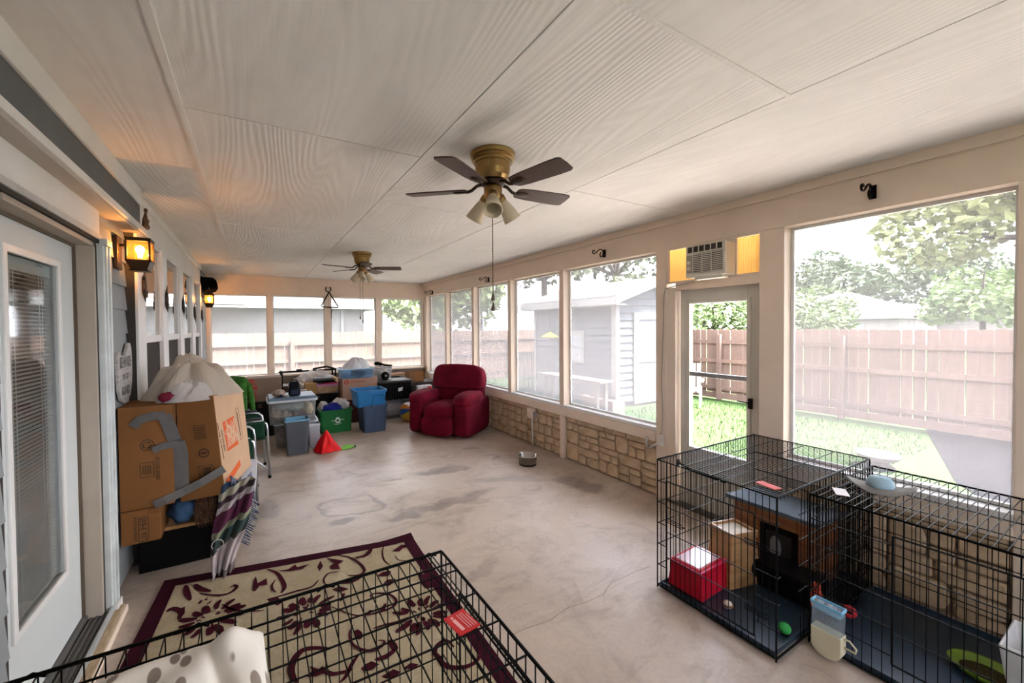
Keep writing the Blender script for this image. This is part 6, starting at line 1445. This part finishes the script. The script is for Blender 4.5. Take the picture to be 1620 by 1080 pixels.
# 13 beach ball
bbx = thing('beach_ball', 'blue white and orange ball on the floor beside the recliner', 'ball', (2.44, 7.12, .175))
CM = [mat('ball blue', (.02, .10, .34), .35), mat('ball white', (.60, .62, .64), .35), mat('ball orange', (.62, .22, .03), .35), mat('ball navy', (.01, .02, .08), .35), mat('ball yellow', (.60, .42, .05), .35)]
for k in range(10):
    new().lathe([((.172)*math.sin(PI*i/12), (.172)*math.cos(PI*i/12)) for i in range(13)], 4, Euler((1.2, .3, 0)).to_matrix().to_4x4(), k*2*PI/10, (k+1)*2*PI/10).build('panel', CM[(k*2) % 5 if k % 2 else (k+3) % 5], bbx, smooth=True)
# 14 pink lid container etc. on the dark trunk behind the green bin
pk = thing('food_container', 'pink lidded clear container behind the green recycling bin', 'container', (.955, 7.78, .531))
new().frustum(.33, .22, .35, .24, 0, .13, T(.175, .12, 0)).build('body', mat('tan contents seen through plastic', (.36, .24, .14), .6, var=.3, scale=10), pk, bevel=.01); new().box(-.005, .36, -.005, .245, .13, .165).build('lid', mat('pink purple lid', (.46, .17, .36), .45), pk, bevel=.008); new().box(.12, .37, .02, .24, .165, .185).build('red_lid', mat('crimson lid', (.42, .02, .08), .4), pk, bevel=.006)
bx2 = carton('small brown carton beneath the black tray', (.765, 7.76, .531), 0, .19, .26, .20, mat('ochre cardboard', (.30, .17, .06), .85), flaps=True)
bt = thing('black_tray', 'flat dark grey case lying over carton and pink container', 'case', (.92, 7.82, .735)); new().box(0, .40, 0, .28, 0, .03, RY(.02)).build('base', M_CAPB, bt, bevel=.005); new().box(.01, .39, .01, .27, .031, .075, RY(.02)).build('lid', mat('dark grey case lid', (.10, .10, .105), .4), bt, bevel=.008)
for k, x in enumerate((1.02, 1.13)): pass
# 15 rack at the window with flowers and bags
rk = thing('shelf_rack', 'black framed rack under the far windows behind the bins', 'rack', (.42, 8.40, 0))
for (x, y) in ((0, 0), (.95, 0), (0, .36), (.95, .36)): new().box(x, x+.03, y, y+.03, 0, .90).build('post', M_BLKP, rk)
for z in (.40, .62): new().box(0, .98, 0, .39, z, z+.02).build('shelf', mat('pale shelf board', (.36, .35, .33), .6), rk)
new().box(-.04, .98, -.012, .03, .885, .915).build('top_bar', M_BLKP, rk, bevel=.004); new().box(.26, .36, -.02, .02, .90, .94).build('clamp', M_BLKP, rk); new().tube([(.55, .0, .93), (.80, -.02, .965), (.98, .02, .90)], .018, 8).build('cable', M_CAPB, rk, smooth=True)
rb2 = thing('plastic_bag', 'clear plastic bag of white things on the rack shelf', 'bag', (.98, 8.20, .545)); cloth(rb2, 'film', (0, 0, .19), (.32, .20, .17), M_BAGW, 5.1, .4, 3.2, 30, 16); cloth(rb2, 'contents', (.02, 0, .15), (.24, .14, .10), mat('pale grey green stuff', (.45, .46, .42), .8, var=.4, scale=20), 1.1)
fl_ = thing('flower_basket', 'red and cream dried flowers behind the black zip bag', 'flowers', (.62, 7.60, .0)); 
new().box(-.14, .12, -.10, .12, 0, .56).build('stand', M_HOLE, fl_); new().lathe([(.06, 0), (.10, .07), (.095, .07), (.055, .01)], 16, T(0, 0, .56)).build('basket', mat('brown wicker', (.16, .09, .05), .9), fl_)
rnd.seed(77); M_PET = (mat('cream petals', (.50, .44, .38), .9), mat('maroon petals', (.13, .02, .025), .9))
for k in range(20):
    a, r, z = rnd.uniform(0, 6.3), rnd.uniform(.01, .13), rnd.uniform(.60, .80)
    new().blob((r*math.cos(a), r*math.sin(a)*.7, z), (.035, .035, .03), 10, 6, lump(0, 0, k, .5, 4)).build('flower', M_PET[0 if k % 3 else 1], fl_, smooth=True)
tl = thing('toy_crate', 'wooden slatted crate with dark items at the far left sill', 'crate', (-.48, 8.0, 0)); new().box(0, .30, 0, .3, 0, .62).build('base', M_HOLE, tl)
for z in (.64, .72, .80): new().box(0, .20, -.01, .01, z, z+.065).build('slat', M_OAK, tl)
for x in (0, .17): new().box(x, x+.03, -.015, .015, .62, .90).build('post', M_OAK, tl)
cloth(tl, 'contents', (.28, .02, .78), (.10, .09, .08), mat('dark mixed things', (.05, .05, .045), .8, var=.8, scale=20), 8.8, .5, 4); cloth(tl, 'contents', (.42, .02, .72), (.08, .07, .06), mat('silver grey things', (.35, .35, .36), .5, var=.4, scale=20), 7.8, .5, 4)
# ------------------------------------------------------------------ recliner
def m_velvet():
    m, n, b = _nodes('burgundy velour'); v = coords(n, 'Object'); f = tnoise(n, v, 5, 4, .6); f2 = tnoise(n, v, 120, 2)
    c = ramp(n, f, [(.3, (.085, .002, .010)), (.7, (.165, .005, .020))]); n.links.new(c, b.inputs['Base Color']); b.inputs['Roughness'].default_value = .85
    b.inputs['Sheen Weight'].default_value = .08; b.inputs['Specular IOR Level'].default_value = .1; b.inputs['Sheen Roughness'].default_value = .4; b.inputs['Sheen Tint'].default_value = (.9, .25, .32, 1); bump(n, b, f2, .25, .004); return m
M_VEL = m_velvet()
rc = thing('recliner', 'burgundy velour recliner armchair by the right windows', 'armchair', (2.425, 5.80, 0), math.radians(-53))
def cushion(name, x0, x1, y0, y1, z0, z1, rx=0, ex=3.2, puff=0, piv=None, bulge=None, seed=0):
    """rounded upholstered block (superellipsoid) with an optional bulge function"""
    c = Vector(((x0+x1)/2, (y0+y1)/2, (z0+z1)/2)); r = Vector(((x1-x0)/2, (y1-y0)/2, (z1-z0)/2)); q = new()
    def sp_(a, e): return math.copysign(abs(a)**e, a)
    nu, nv = 40, 24; vs = []; fs = []
    for j in range(nv+1):
        th = -PI/2+PI*j/nv
        for i in range(nu):
            ph = 2*PI*i/nu; e = 2/ex
            p = Vector((sp_(math.cos(th), e)*sp_(math.cos(ph), e)*r.x, sp_(math.cos(th), e)*sp_(math.sin(ph), e)*r.y, sp_(math.sin(th), e)*r.z))
            if bulge: p = bulge(p, r)
            p += Vector((noise.noise(p*7+Vector((seed, 0, 0))), noise.noise(p*7+Vector((0, seed, 3))), noise.noise(p*7+Vector((5, 0, seed)))))*.008
            vs.append(c+p)
    for j in range(nv):
        for i in range(nu): i2 = (i+1) % nu; fs.append((j*nu+i, j*nu+i2, (j+1)*nu+i2, (j+1)*nu+i))
    M = None
    if rx: M = T(*piv) @ RX(rx) @ T(-piv[0], -piv[1], -piv[2])
    return q.add(vs, fs, M).build(name, M_VEL, rc, smooth=True)
rc.scale = (1.13, 1.04, 1.03)
W2 = .475
cushion('base', -.36, .36, .06, .86, .04, .32, ex=9)
cushion('armrest', -W2, -.245, .02, .88, .015, .545, ex=7, seed=1); cushion('armrest', .245, W2, .02, .88, .015, .545, ex=7, seed=2)
def armb(p, r): k = p.y/r.y; p.z += .018*math.cos(k*2); return p
cushion('arm_pad', -W2-.012, -.225, -.012, .66, .46, .645, ex=3.6, bulge=armb, seed=3); cushion('arm_pad', .225, W2+.012, -.012, .66, .46, .645, ex=3.6, bulge=armb, seed=4)
def seatb(p, r): p.z += .022*(1-(p.x/r.x)**2)*(1 if p.z > 0 else 0); return p
cushion('seat_cushion', -.245, .245, -.05, .62, .27, .475, ex=4, bulge=seatb, seed=5)
cushion('footrest', -.243, .243, -.055, .08, .03, .315, ex=5, seed=6)
lean = -.20
cushion('back_cushion', -.385, .385, .58, .80, .40, .70, lean, 3.4, piv=(0, .62, .42), seed=7)
def headb(p, r):
    p.x *= 1-.16*max(0, p.z/r.z)**2; p.y -= .03*(1-(p.x/r.x)**2)*(1 if p.y < 0 else 0); return p
cushion('head_cushion', -.425, .425, .555, .82, .63, 1.055, lean, 5.0, piv=(0, .62, .42), bulge=headb, seed=8)
cushion('back_shell', -.39, .39, .70, .86, .22, 1.00, lean, 5, piv=(0, .62, .42), seed=9)
bp = new()
for x in (-.2, .2): bp.blob((x, .25, .02), (.03, .03, .02), 10, 6)
bp.build('foot', M_CAPB, rc)
new().blob((-.235, .33, .50), (.012, .012, .010), 10, 6).build('lever_button', M_CHROME, rc, smooth=True)
# ------------------------------------------------------------------ steel bowl
bw = thing('pet_bowl', 'stainless steel pet bowl alone on the concrete floor', 'bowl', (2.92, 4.08, .002))
new().lathe([(0, 0), (.098, 0), (.104, .008), (.120, .105), (.132, .112), (.134, .116), (.130, .119), (.116, .112), (.098, .012), (0, .008)], 40).build('bowl', M_CHROME, bw, smooth=True)
new().lathe([(.098, -.001), (.107, .0), (.107, .012), (.100, .014)], 36).build('rubber_ring', M_CAPB, bw, smooth=True)
